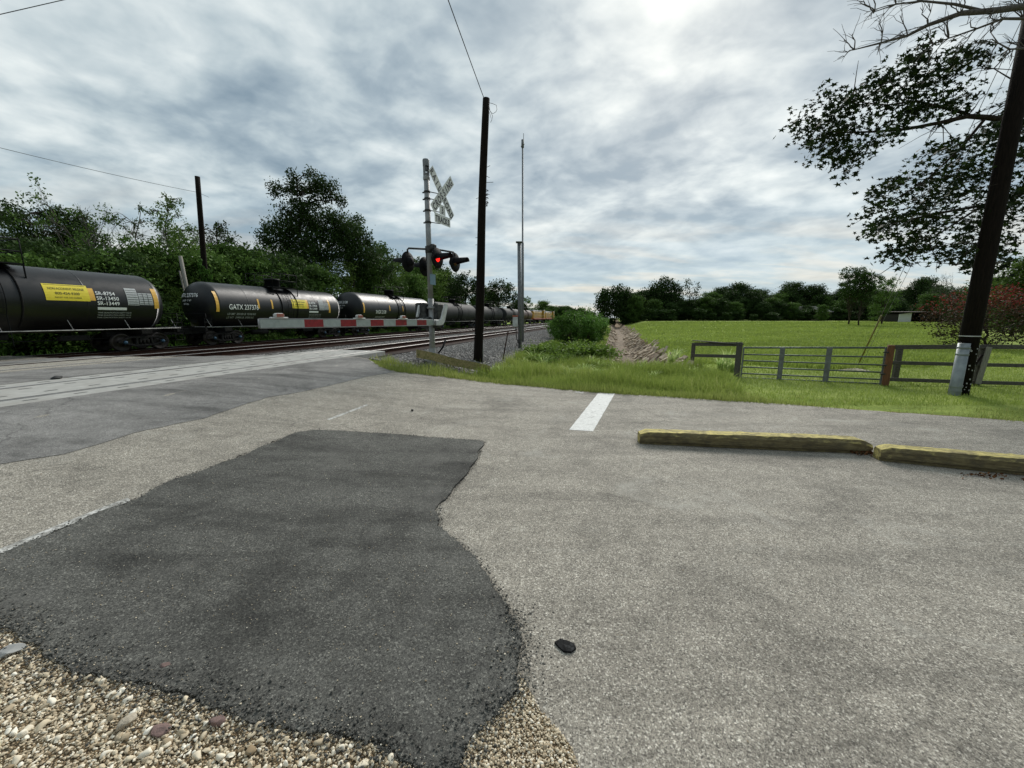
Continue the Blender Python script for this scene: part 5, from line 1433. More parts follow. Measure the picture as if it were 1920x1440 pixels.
    def quad(nm, mt, xa, xb, ha, hb, off=.010, par=root):
        n = 6; V = []; Fc = []
        for i in range(n + 1):
            hh = ha + (hb - ha) * i / n; V += [wrap(xa, hh, off), wrap(xb, hh, off)]
        for i in range(n): Fc.append((2 * i, 2 * i + 1, 2 * i + 3, 2 * i + 2))
        o = mesh_np(nm, V, Fc, M[mt], par); return o
    def text(nm, body, size, cx, hh, mt='letters', cond=.8, off=.014, par=root, align='CENTER'):
        V, Fc = text_geo(body, size, cond, align)
        return mesh_np(nm, [wrap(cx + vx, hh + vy, off) for vx, vy in V], Fc, M[mt], par)
    for (xx, ha, hb, w) in strips: quad('reflector_strip', 'reflector', xx - w / 2, xx + w / 2, ha, hb)
    return root, wrap, quad, text

def ucor(u): return u + 9 * (1 - float(sm(u, 300, 560)))
def dress(car, tc_, L, mark=None, load=None, plac=None, srs=None, barx=None, table=None, head=None, R=1.5, zc=2.55, sz=.5, sr_sz=.25):
    """markings; positions are metres from the middle of the car, measured from the photo"""
    root, wrap, quad, text = car; hl = L / 2
    X = lambda u: tat(ucor(u), -24.42) - tc_
    if mark:
        x0, x1 = X(mark[1]), X(mark[2]); text('reporting_mark', mark[0], sz, (x0 + x1) / 2, -.10, cond=.78)
        text('load_stencil', 'LD LMT  203100 LB  92100 KG', .20, x0 - .2, -.56, 'letters_grey', .8, align='LEFT')
        text('load_stencil', 'LT WT   59900 LB  27200 KG', .20, x0 - .2, -.82, 'letters_grey', .8, align='LEFT')
    x0, x1 = X(plac[0]), X(plac[1]); px = (x0 + x1) / 2; w = x1 - x0
    q = quad('warning_placard', 'placard', x0, x1, plac[2], plac[3], .010); ph = plac[3] - plac[2]
    quad('placard_border', 'placard_ink', x0 + .06, x1 - .06, plac[3] - .055, plac[3] - .04, .014, q)
    text('placard_text', 'NON-ACCIDENT RELEASE', .19 * w / 2, px, plac[2] + ph * .70, 'placard_ink', .74, .016, q)
    text('placard_text', '800-424-9300', .22 * w / 2, px, plac[2] + ph * .42, 'placard_ink', .9, .016, q)
    text('placard_text', 'REPORT THE CAR NUMBER', .11 * w / 2, px, plac[2] + ph * .18, 'placard_ink', .9, .016, q)
    sx = X(srs[0])
    for i, (tx) in enumerate(('SR-8754', 'SR-13450', 'SR-13449')):
        text('spec_stencil', tx, sr_sz, sx, srs[1] - i * sr_sz * 1.0, 'letters', .95, align='LEFT')
    quad('spec_bar', 'letters', sx, X(barx), srs[1] - sr_sz * 3.3, srs[1] - sr_sz * 2.75)
    for i in range(3): text('spec_stencil', 'TANK QUALIFICATION SAFETY VALVE', .10, sx, srs[1] - sr_sz * 3.9 - .13 * i, 'letters_grey', .8, align='LEFT')
    ta, tm_, tb = X(table[0]), X(table[1]), X(table[2])
    quad('capacity_table', 'letters_grey', ta, tm_, -.15, .74); quad('capacity_table', 'letters_grey', tm_ + .03, tb, -.12, .50)
    for i in range(7): quad('table_rule', 'tank', ta + .03, tm_ - .03, -.11 + .12 * i, -.085 + .12 * i, .013)
    for i in range(5): quad('table_rule', 'tank', tm_ + .06, tb - .03, -.07 + .12 * i, -.045 + .12 * i, .013)
    for f in (.33, .66): quad('table_rule', 'tank', tm_ + (tb - tm_) * f, tm_ + (tb - tm_) * f + .025, -.1, .48, .0135)
    if head: head_text(root, L, R, zc, head)
def head_text(root, L, R, zc, body):
    hl = L / 2; hd = R * .52
    for (bd, sz, yy, zz) in ((body, .34, .30, .60), ('LD LMT  LT WT', .15, .32, .28), ('CAPY  GAL', .13, .38, .06)):
        V, Fc = text_geo(bd, sz, .85)
        P3 = []
        for vx, vy in V:
            ly = yy - vx; lz = zz + vy; rr = min(.999, math.hypot(ly, lz) / R)
            P3.append((-(hl - hd) - hd * math.sqrt(1 - rr * rr) - .014, ly, zc + lz))
        mesh_np('head_lettering', P3, Fc, M['letters'], root)

L1 = 13.2; T1 = 16.7 - L1 / 2
X1 = lambda u: tat(ucor(u), -24.42) - T1
c1 = tank_car(T1, L1, 1.5, 2.55, 'leftmost black tank car, cut by the frame edge, with yellow placard and SR-8754 stencils',
              strips=((X1(288), -.30, .80, .22), (X1(171), .02, .62, .20)))
dress(c1, T1, L1, None, None, (84, 166, -.02, .74), (178, .38), 232, (235, 256, 282), sr_sz=.24)
L2 = 12.6; T2 = 18.75 + L2 / 2
X2 = lambda u: tat(ucor(u), -24.42) - T2
c2 = tank_car(T2, L2, 1.5, 2.55, 'black tank car lettered GATX 237376, second from the left behind the gate arm',
              strips=((X2(405), -.42, .92, .20), (X2(485.5), -.14, .52, .13), (X2(512), -.14, .52, .13), (X2(578.5), -.05, .68, .20), (X2(619), -.35, .80, .2)))
dress(c2, T2, L2, ('GATX 237376', 430, 482), None, (550, 577, -.06, .66), (581, .42), 598, (600, 609, 617), head='GATX 237376', sz=.47, sr_sz=.24)
L3 = 16.2; c3 = tank_car(33.2 + L3 / 2, L3, 1.66, 2.66, 'taller black tank car lettered SHGX 2138, third from the left', mat='tank',
                         strips=((-L3 / 2 + .9, -.4, .6, .2), (-2.6, -.15, .45, .15), (.2, -.15, .45, .15)))
r3, w3, q3, t3 = c3
t3('reporting_mark', 'SHGX 2138', .52, -4.3, -.30, cond=.74); t3('load_stencil', 'LD LMT  203100 LB  92100 KG', .17, -4.3, -.85)
head_text(r3, L3, 1.66, 2.66, 'SHGX 2138')
q3('warning_placard', 'placard', 3.3, 4.1, -.55, .05)
t = 33.2 + L3 + 2.2
for i, (L, R, mat, lab) in enumerate([(16.2, 1.55, 'tank_grey', 'dull dark grey tank car directly between the signal mast and the near utility pole'),
                                      (15.8, 1.5, 'tank_grey', 'dull dark grey tank car appearing just right of the near utility pole'),
                                      (15.6, 1.5, 'tank_grey', 'dark tank car just left of the thin relay mast'),
                                      (13.5, 1.48, 'tank_rust', 'rusty brown tank car coupled to the yellow locomotives')]):
    tank_car(t + L / 2, L, R, 2.55, lab, mat=mat); t += L + 1.9
# ------------------------------------------------------------------ locomotives
def loco(t_c, label):
    x0, y0 = xy(-25.9, t_c); root = thing('locomotive', label, 'locomotive', (x0, y0, -.05), math.pi / 2 - TH, 'yellow locomotives at the head of the train')
    b = MB(); b.box((-1.5, 0, 2.65), (15.5, 1.9, 2.2), bev=.12); b.box((-9.0, 0, 2.3), (1.0, 1.8, 1.7), bev=.1); b.build('hood', M['loco_yellow'], root)
    b = MB(); b.box((-1.5, 0, 3.95), (14.8, 1.7, .40), bev=.12)
    for k in range(3): b.lathe([(.75, 0), (.75, .16), (.6, .2), (0, .2)], 18, 'z', None, (-7.2 + k * 1.7, 0, 4.14))
    b.box((-1, 0, 4.2), (1.2, 1.3, .2), bev=.05); b.build('roof', M['loco_grey'], root)
    b = MB(); b.box((7.6, 0, 2.95), (2.5, 3.0, 2.8), bev=.15); b.box((9.6, 0, 2.2), (1.5, 1.9, 1.5), bev=.15); cab = b.build('cab', M['loco_yellow'], root)
    b = MB(); b.box((7.6, 0, 4.4), (2.6, 2.9, .16), bev=.06); b.build('cab_roof', M['loco_grey'], cab)
    b = MB()
    for sy in (-1, 1):
        for dx in (-.6, .6): b.box((7.6 + dx, sy * 1.5, 3.6), (.8, .05, .6))
    b.box((8.86, 0, 3.7), (.05, 2.2, .55)); b.build('cab_window', M['glass'], cab)
    b = MB(); b.box((0, 0, 1.40), (21.4, 3.0, .24), bev=.03); b.build('walkway', M['loco_red'], root)
    b = MB()
    for sy in (-1, 1):
        b.tube([(-10.4, sy * 1.45, 2.5), (6.3, sy * 1.45, 2.5)], .025, 5)
        for k in range(12): b.tube([(-10.4 + 1.5 * k, sy * 1.45, 1.5), (-10.4 + 1.5 * k, sy * 1.45, 2.5)], .02, 5)
    b.build('handrail', M['edge_white'], root)
    b = MB(); b.box((0, 0, .85), (5.6, 2.7, .85), bev=.2)
    for sg in (-1, 1): b.box((sg * 10.9, 0, .8), (.5, 2.4, .8), bev=.05)
    b.build('fuel_tank', M['truck'], root)
    for sg in (-1, 1): wheelset_truck(root, sg * 7.6); wheelset_truck(root, sg * 6.2)
    b = MB()
    for sy in (-1, 1):
        for k in range(6): b.box((-7.5 + k * 1.6, sy * .955, 2.9), (1.1, .03, 1.2), bev=.01)
    b.build('hood_door', M['loco_grey'] if False else M['loco_yellow'], root)
loco(t + 11, 'yellow locomotive with grey roof coupled next to the rusty tank car')
loco(t + 34, 'farther yellow locomotive beyond the first, at the head of the train')

# ------------------------------------------------------------------ crossing signal with gate
def signal():
    gx, gy = SIG; gz = h(gx, gy)
    root = thing('crossing_signal', 'railroad crossing signal mast with crossbuck, flashing red lamps and lowered striped gate arm', 'crossing signal', (gx, gy, 0))
    r = Vector((.40, .9165, 0)); n = Vector((.9165, -.40, 0)); up = Vector((0, 0, 1))
    B3 = Matrix((r, n, up)).transposed()      # local (r, n, up) -> world axes
    T = B3.to_4x4()
    def ZV(v): return zat(gy, v)
    top = ZV(299); base = gz
    # mast
    b = MB(); z1 = ZV(560)
    b.tube([(0, 0, base - .2), (0, 0, z1)], .085, 18); b.tube([(0, 0, z1), (0, 0, ZV(335))], .076, 18)
    b.lathe([(.088, 0), (.095, .02), (.095, .08), (.088, .1)], 18, 'z', None, (0, 0, ZV(338)))
    b.build('mast', M['galv'], root)
    b = MB(); zc_ = ZV(334)
    b.lathe([(.082, 0), (.088, .04), (.088, .12)], 18, 'z', None, (0, 0, zc_))
    for a in (0, math.pi): b.lathe([(.086, .10), (.086, top - zc_ - .16)], 8, 'z', None, (0, 0, zc_), a - .9 + .6, a + .9 + .6)
    b.lathe([(.090, top - zc_ - .18), (.095, top - zc_ - .03), (.085, top - zc_), (0, top - zc_ + .01)], 18, 'z', None, (0, 0, zc_))
    b.lathe([(.0, .16), (.035, .18), (.05, top - zc_ - .2)], 10, 'z', None, (0, 0, zc_)); b.build('bell', M['grey_steel'], root)
    b = MB(); b.box((0.08, 0, base - .08), (.46, .46, .34), T, None, bev=.03); b.box((0, 0, base + .12), (.28, .28, .10), T, None, bev=.03); b.build('foundation', M['concrete_fdn'], root)
    b = MB(); b.lathe([(.125, 0), (.125, .04), (.098, .10), (.09, .25)], 16, 'z', None, (0, 0, base + .17)); b.build('mast_base', M['galv'], root)
    # crossbuck (plane spanned by r and up), reads when seen from +n side
    def ZQ(v, off):  # height for a point offset along n by off
        p = n * off; return zat(gy + p.y, v)
    def xbuck_part(nm, cx, cz, L, w, ang, off, txts, mat='sign_white'):
        # local basis: a = along blade, b = across
        R = Matrix.Rotation(-ang, 3, 'Y')
        def loc(px, pz, o): q = R @ Vector((px, 0, pz)); return Vector((cx + q.x, off + o, cz + q.z))
        V = [loc(sx * L / 2, sz * w / 2, o) for o in (0, .006) for sx, sz in ((-1, -1), (1, -1), (1, 1), (-1, 1))]
        bb = MB(); bb.add(V, [(0, 3, 2, 1), (4, 5, 6, 7), (0, 1, 5, 4), (1, 2, 6, 5), (2, 3, 7, 6), (3, 0, 4, 7)], T)
        o = bb.build(nm, M[mat], root)
        for (body, sz, px, pz, cond, spc) in txts:
            n_ = len(body); tb = MB()
            for i, ch in enumerate(body):
                V, Fc = text_geo(ch, sz, cond, bold=.03); dx = (i - (n_ - 1) / 2) * spc
                tb.add([loc(px + dx + vx, pz + vy, .009) for vx, vy in V], Fc, T)
            tb.build('letters', M['sign_black'], o)
        return o
    cB = .34; 
    def place(u, v, off):   # solve r offset for pixel u at plane offset n=off
        lo, hi = -2, 2
        for _ in range(40):
            m = (lo + hi) / 2; q = Vector((gx, gy, 0)) + r * m + n * off
            z = zat(q.y, v); uu = 960 + F * q.x / (q.y * pc - (z - EYE) * ps)
            if uu < u: lo = m
            else: hi = m
        return m, z
    rx, rz = place(829, 364, .22)
    xbuck_part('crossbuck_blade', rx, rz, 1.50, .27, math.radians(-45), .215, [('RAIL', .25, -.42, -.02, .80, .165), ('ROAD', .25, .43, -.02, .80, .165)])
    xbuck_part('crossbuck_blade', rx, rz, 1.50, .27, math.radians(45), .235, [('CROSSING', .26, 0, -.02, .80, .175)])
    tx, tz = place(829, 410, .22)
    xbuck_part('track_count_plate', tx, tz - .04, .80, .26, 0, .235, [('TRACKS', .22, 0, -.02, .80, .122)])
    xbuck_part('track_count_plate', tx, tz + .235, .30, .27, 0, .235, [('3', .25, 0, -.02, .85, .1)])
    # brackets
    for v in (360, 373, 395, 417):
        b = MB(); z = ZV(v); b.lathe([(.08, -.03), (.092, -.02), (.092, .02), (.08, .03)], 16, 'z', None, (0, 0, z))
        b.tube([T @ Vector((0, .07, z)), T @ Vector((rx * .5 + .1, .215, z + .01))], .012, 6); b.tube([T @ Vector((0, -.09, z)), T @ Vector((0, -.15, z))], .02, 6)
        b.build('sign_bracket', M['mech'], root)
    # lamps
    heads = [(-.62, -.42, 'off', -1), (.42, -.36, 'off', -1), (-.36, .36, 'on', 1), (.62, .42, 'off', 1)]
    tgt = [(765, 491), (797, 500), (820, 484), (853, 492)]
    b = MB()
    zc1 = ZV(468)
    b.lathe([(.08, -.10), (.11, -.08), (.11, .08), (.08, .10)], 16, 'z', None, (0, 0, zc1)); b.box((0, .14, zc1 + .06), (.18, .16, .16), T, None, bev=.03)
    sols = []
    for (u, v), (hr, hn, st_, fc) in zip(tgt, heads):
        m, z = place(u, v, hn); sols.append((m, hn, z, st_, fc))
    for i in (0, 3):
        m, hn, z, _, _ = sols[i]; b.tube([T @ Vector((0, .1 * np.sign(hn), zc1 + .02)), T @ Vector((m * .93, hn * .95, zc1)), T @ Vector((m, hn, zc1 - .04)), T @ Vector((m, hn, z + .2))], .028, 8)
    for i in (1, 2):
        m, hn, z, _, _ = sols[i]; b.tube([T @ Vector((0, .1 * np.sign(hn), zc1 - .05)), T @ Vector((m, hn * .8, zc1 - .06)), T @ Vector((m, hn * .8, z + .15))], .028, 8)
    b.build('crossarm', M['mech'], root)
    for (m, hn, z, st_, fc) in sols:
        c = Vector((m, hn, z))
        hb = MB(); R_ = .285
        # background disc (axis n), slightly dished
        K = T @ Matrix.Translation(c) @ (Matrix.Identity(4) if fc > 0 else Matrix.Rotation(math.pi, 4, 'Z'))
        hb.lathe([(0, -.03), (.15, -.035), (R_ * .97, -.012), (R_, 0), (R_ * .98, .012), (.12, .012)], 32, 'y', K)
        hb.lathe([(0, -.16), (.09, -.155), (.115, -.12), (.125, -.03)], 20, 'y', K)
        hd = hb.build('signal_lamp', M['black'], root)
        lb = MB(); lb.lathe([(0, .035), (.07, .03), (.105, .014)], 20, 'y', K); lb.build('lens', M['lens_on' if st_ == 'on' else 'lens_off'], hd)
        ob = MB()                                  # hood: long visor open below
        for (ra, rb, y0, y1, o_) in ((.135, .125, .0, .44, 0), (.128, .118, .0, .44, 0)):
            nseg = 16; V = []; Fc = []
            for j, f in enumerate((0, .33, .66, 1)):
                rr = ra + (rb - ra) * f; yy = y0 + (y1 - y0) * f; a0 = -.35 + .5 * f; a1 = math.pi + .35 - .5 * f
                for k in range(nseg + 1):
                    a = a0 + (a1 - a0) * k / nseg; V.append(Vector((rr * math.cos(a), yy, rr * math.sin(a) - .0 * f)))
            for j in range(3):
                for k in range(nseg): Fc.append((j * (nseg + 1) + k, j * (nseg + 1) + k + 1, (j + 1) * (nseg + 1) + k + 1, (j + 1) * (nseg + 1) + k))
            ob.add(V, Fc, K, True)
        ob.build('hood', M['black'], hd)
    # notice plate on the mast
    m, z = place(811, 524, .10); b = MB(); b.box((m, .11, z), (.26, .012, .30), T); b.build('notice_plate', M['bluish_tag'], root)
    # gate mechanism
    zp = ZV(603)
    b = MB(); zt, zb = ZV(567), ZV(612)
    b.box((.1, -.28, (zt + zb) / 2 + .04), (.55, .36, (zt - zb) * .85), T, None, bev=.03); b.box((.16, -.02, (zt + zb) / 2 + .08), (.34, .5, (zt - zb) * .7), T, None, bev=.04)
    b.tube([T @ Vector((-.45, .0, zp + .1)), T @ Vector((.5, .05, zp + .1))], .04, 10)
    b.box((0, .0, zp), (.5, .55, .10), T, None, bev=.02); b.box((.1, -.1, zp - .12), (.3, .6, .14), T, None, bev=.03)
    for k in range(4): b.lathe([(.0, .03), (.03, .03), (.03, 0)], 8, 'z', T, (-.2 + .13 * k, .2, zp + .06))
    b.build('gate_mechanism', M['mech'], root)
    b = MB(); b.lathe([(.10, -.04), (.13, -.02), (.13, .02), (.10, .04)], 14, 'z', None, (0, 0, ZV(577)))
    b.box((-.1, .0, ZV(599)), (1.0, .10, .07), T, None, bev=.02); b.build('mounting_clamp', M['galv'], root)
    # white counterweight arms, one on each side (L shaped plates)
    def arm_plate(off, pix, th_, nm):
        V = []; 
        pts = []
        for (u, v) in pix: m, z = place(u, v, off); pts.append((m, z))
        bb = MB(); N_ = len(pts)
        V = [Vector((p[0], off - th_ / 2, p[1])) for p in pts] + [Vector((p[0], off + th_ / 2, p[1])) for p in pts]
        Fc = [tuple(range(N_)), tuple(range(2 * N_ - 1, N_ - 1, -1))] + [(i, N_ + i, N_ + (i + 1) % N_, (i + 1) % N_) for i in range(N_)]
        bb.add(V, Fc, T); bb.build(nm, M['white'], root)
    arm_plate(.42, [(834, 570), (838, 571), (838, 577), (833, 602), (830, 608), (825, 610), (819, 610), (819, 601), (824, 600), (827, 597), (830, 584)], .05, 'counterweight_arm')
    arm_plate(-.30, [(785, 572), (789, 572), (784, 594), (781, 594)], .05, 'counterweight_arm')
    # gate arm
    L = 5.35; tipdir = -r
    armz0, armz1 = ZV(604.5), 1.605
    A0 = Vector((0, .30, armz0)); 
    gaR = MB(); 
    root_arm = None
    ga_o = None
    x_start = -.15; segL = (L - .15) / 12.2
    # frame edges (aluminium rails) = main part
    b = MB()
    def AZr(d): return armz0 + (armz1 - armz0) * d / L
    for dz in (-.078, .078):
        b.tube([T @ Vector((x_start - .2, .30, AZr(0) + dz)), T @ Vector((-L, .30, AZr(L) + dz))], .012, 6)
    b.box((-.1, .30, armz0), (.5, .06, .17), T, None, bev=.02); b.tube([T @ Vector((-L - .02, .3, AZr(L) - .08)), T @ Vector((-L - .02, .3, AZr(L) + .08))], .012, 6)
    arm = b.build('gate_arm', M['galv'], root)
    d = .25
    for i in range(12):
        e = min(L - .0, d + segL); b = MB()
        c_ = Vector((-(d + e) / 2, .30, AZr((d + e) / 2))); b.box(c_, (e - d, .022, .142), T)
        b.build('arm_stripe', M['arm_red' if i % 2 == 1 and i < 11 else 'arm_white'], arm); d = e
    for dd_ in (L - .35, L * .585, L * .31):
        b = MB(); z = AZr(dd_) + .085
        b.box((-dd_, .30, z + .012), (.34, .05, .03), T, None, bev=.01); b.box((-dd_, .30, z + .055), (.18, .08, .08), T, None, bev=.02); la = b.build('arm_lamp', M['white'], arm)
        b = MB(); b.box((-dd_, .345, z + .058), (.13, .012, .058), T); b.build('lamp_lens', M['arm_light'], la)
    # brace / conduit down the right of the mast
    b = MB(); m1, z1_ = place(836, 636, .1); m2, z2_ = place(822, 662, .05)
    pts = [T @ Vector((m1 * 1.0, .1, z1_)), T @ Vector(((m1 + m2) / 2, .1, (z1_ + z2_) / 2 - .03)), T @ Vector((m2, .05, z2_))]; b.tube(pts, .028, 8); b.build('conduit', M['black'], root)
signal()

# retaining board
a = (xat(782, 10.95, .5), 10.95, 0); b_ = (xat(918, 12.3, 0), 12.3, 0)
def board():
    p0 = Vector((a[0], a[1], h(a[0], a[1]))); p1 = Vector((b_[0], b_[1], h(b_[0], b_[1])))
    t0 = zat(a[1], 655); t1 = zat(b_[1], 686)
    n_ = 14; V = []; Fc = []
    d = (p1 - p0); nn = Vector((-d.y, d.x, 0)).normalized() * .04
    for i in range(n_ + 1):
        f = i / n_; q = p0.lerp(p1, f); zt = t0 * (1 - f) + t1 * f + .012 * math.sin(f * 9) ; zl = zt - .24
        for sg in (1, -1):
            for z in (zt, zl): V.append((q.x + nn.x * sg, q.y + nn.y * sg, z))
    for i in range(n_):
        o_ = i * 4
        for (p, q) in ((0, 1), (1, 3), (3, 2), (2, 0)): Fc.append((o_ + p, o_ + 4 + p, o_ + 4 + q, o_ + q))
    Fc += [(0, 1, 3, 2), (n_ * 4, n_ * 4 + 2, n_ * 4 + 3, n_ * 4 + 1)]
    o = mesh_np('retaining_board', V, Fc, M['board']); tag(o, 'weathered timber board sloping down through the grass in front of the signal mast', 'retaining board')
board()

# ------------------------------------------------------------------ poles
def near_pole():
    x, y, z = P(895, 677); top = zat(y, 185); xt = xat(911, y, top)
    root = thing('utility_pole', 'tall dark wooden pole standing in the ballast right of the signal mast', 'utility pole', (x, y, z))
    Hh = top - z; dx = xt - x; rg = np.random.default_rng(3)
    pts = [(dx * f + .02 * math.sin(f * 7), 0, -.3 + (Hh + .3) * f) for f in np.linspace(0, 1, 14)]
    b = MB(); b.tube(pts, list(np.linspace(.17, .115, 14)), 16); b.build('shaft', M['pole'], root)
    b = MB()
    for (v, L, sg) in ((314, .10, 1), (331, .08, 1), (343, .22, 1), (372, .08, 1), (365, .10, 1), (381, .09, 1), (371, .09, -1), (446, .06, -1), (459, .05, -1), (388, .05, 1)):
        zz = zat(y, v) - z; f = zz / Hh; r_ = .17 - .055 * f; b.tube([(dx * f + sg * r_ * .9, -.03, zz), (dx * f + sg * (r_ + L), -.05, zz + rg.normal(0, .02))], .008, 5)
    for k in range(14):
        v = rg.uniform(355, 395); zz = zat(y, v) - z; f = zz / Hh; r_ = .17 - .055 * f; b.tube([(dx * f + r_ * .9, -.03, zz), (dx * f + r_ + rg.uniform(.02, .07), -.05, zz + rg.normal(0, .04))], .012, 4)
    b.build('nail', M['cable'], root)
    b = MB()
    def q(u, v): zz = zat(y, v); return (xat(u, y, zz) - x, -.08, zz - z)
    b.tube([q(917, 195), (q(917, 195)), q(925, 197), q(931, 200), q(932, 208), q(930, 212), q(924, 216), q(919, 210), q(917, 198)], .007, 5)
    b.tube([q(916, 203), q(920, 212), q(924, 220), q(922, 228), q(920, 232)], .007, 5); b.tube([q(915, 206), q(919, 216), q(921, 224)], .006, 5)
    b.build('loose_cable', M['cable'], root)
    b = MB(); b.tube([(.19, .05, -.1), (.19, .05, .95)], .035, 10); b.build('marker_stub', M['galv'], root)
    return (xt, y, top)
ptop = near_pole()
def wire(name, p0, p1, r, label, sag=0.0, mat='cable'):
    b = MB(); p0 = Vector(p0); p1 = Vector(p1); b.tube([p0.lerp(p1, i / 24) - Vector((0, 0, sag * 4 * (i / 24) * (1 - i / 24))) for i in range(25)], r, 5)
    return tag(b.build(name, M[mat]), label, 'wire')
q = Vector(PY(843, 0, 10.8)); p0 = Vector((ptop[0] - .05, ptop[1], ptop[2] - .02)); q2 = p0 + (q - p0) * 4
wire('overhead_wire', p0, q2, .012, 'black twisted wire running from the near pole top toward the camera', .12)
w0 = Vector(PY(0, 27, 20)); w1 = Vector(PY(118, 0, 21.5)); d = w1 - w0
wire('overhead_wire', w0 - d * 3, w0 + d * 6, .016, 'short black wire crossing the top left corner of the sky', .0)
def left_pole():
    s = -30.9; t = tat(383, s); x, y = xy(s, t); z = h(x, y); top = zat(y, 331); xt = xat(370, y, top); Hh = top - z
    root = thing('utility_pole', 'dark wooden pole behind the train, tilted left, vines climbing its foot', 'utility pole', (x, y, z))
    zb = zat(y, 535) - z; xb = xat(386, y, zb + z) - x
    b = MB(); b.tube([(xb + (xt - x - xb) * (f * Hh - zb) / (Hh - zb), 0, f * Hh) for f in np.linspace(0, 1, 8)], list(np.linspace(.21, .16, 8)), 14)
    b.build('shaft', M['pole'], root)
    tm, cm, objs, H0 = ARCH['vine']
    v = plant('vine', x + xb + .1, y - .3, z + .6, 6.6, 'climbing_vine', 'bright green vine wrapped round the foot of the tilted pole', 'vine', None, .4, .62)
    zz = zat(y, 361); a_ = Vector((xat(372, y, zz), y, zz))
    w0 = Vector(PY(0, 268, 22)); w1 = Vector(PY(-160, 225, 18))
    b = MB(); d = (w0 - a_); wire('overhead_wire', a_, a_ + d * 1.8, .014, 'thin grey wire sloping up left from the tilted pole', .25, 'wire_pale')
    b = MB(); b.tube([a_, Vector(PY(392, 370, y - .5))], .01, 5); b.build('wire_stub', M['cable'], None); o = bpy.data.objects['wire_stub']; o.parent = root; o.location = (-x, -y, -z)
left_pole()
def broken_post():
    s = -30.2; t = tat(345, s); x, y = xy(s, t); z = h(x, y); top = zat(y, 480); xt = xat(338, y, top); zb = zat(y, 535); xb = xat(349, y, zb)
    k = (xt - xb) / (top - zb); b = MB()
    b.tube([(xb + k * (z - zb) - x, 0, 0), (xt - x, 0, top - z)], [.13, .11], 10)
    b.tube([(xb + k * (z - zb) - x - .2, .1, 0), (xt - x - .28, .1, top - z - 1.0)], [.05, .05], 6)
    o = b.build('broken_post', M['pole_grey']); o.location = (x, y, z); tag(o, 'pale grey leaning post between the two nearest tank cars', 'post')
broken_post()
def masts():
    x, y, z = P(975, 653); top = zat(y, 455)
    root = thing('relay_mast', 'short grey steel post with a flat top plate and small cabinet, beside the antenna mast', 'mast', (x, y, z))
    b = MB(); b.tube([(0, 0, -.2), (xat(973.5, y, top) - x, 0, top - z)], .095, 14); b.build('post', M['grey_steel'], root)
    b = MB(); b.box((-.06, 0, top - z + .02), (.34, .3, .05), bev=.01); b.build('top_plate', M['grey_steel'], root)
    b = MB(); zt, zb = zat(y, 594), zat(y, 613); xc = xat(966, y, zt) - x; b.box((xc, -.12, (zt + zb) / 2 - z), (.26, .25, zt - zb), bev=.02); cb = b.build('cabinet', M['white'], root)
    b = MB(); b.box((xc, -.12, zt - z + .03), (.28, .27, .07), bev=.02); b.build('cabinet_cap', M['orange'], cb)
    b = MB(); b.tube([(xc + .03, -.1, zb - z), (xc + .08, -.1, .5), (0, -.05, .1)], .02, 6); b.tube([(0, 0, .7), (-.25, -.05, .05)], .012, 5); b.tube([(0, 0, .7), (-.04, -.25, .02)], .012, 5); b.build('conduit', M['black'], root)
    x, y, z = P(980, 641); top = zat(y, 262)
    root = thing('antenna_mast', 'very thin tall antenna mast with a small whip on top', 'mast', (x, y, z))
    xt = xat(980, y, top) - x
    b = MB(); zm = zat(y, 455) - z; b.tube([(0, 0, -.2), (xt * .5, 0, zm), (xt * .5, 0, zm + .01), (xt, 0, zat(y, 275) - z)], [.085, .075, .05, .045], 10); b.build('pole', M['grey_steel'], root)
    b = MB(); b.tube([(xt, 0, zat(y, 277) - z), (xt, 0, top - z)], .075, 8); b.tube([(xt + .05, 0, top - z), (xt + .05, 0, zat(y, 250) - z)], .015, 5); b.tube([(xt - .08, 0, zat(y, 275) - z), (xt + .08, 0, zat(y, 270) - z)], .04, 6); b.build('antenna', M['grey_steel'], root)
masts()
x, y, z = P(942, 676); top = zat(y, 621); xt = xat(953, y, top)
b = MB(); b.tube([(0, 0, -.15), ((xt - x) * .5, 0, (top - z) * .5), (xt - x, 0, top - z)], [.028, .026, .024], 6)
for k in range(6): b.box(((xt - x) * (.2 + .14 * k), -.03, (top - z) * (.2 + .14 * k)), (.05, .03, .03))
o = b.build('leaning_stake', M['rail_side']); o.location = (x, y, z); tag(o, 'thin rusty stake leaning in the ballast between the poles', 'stake')

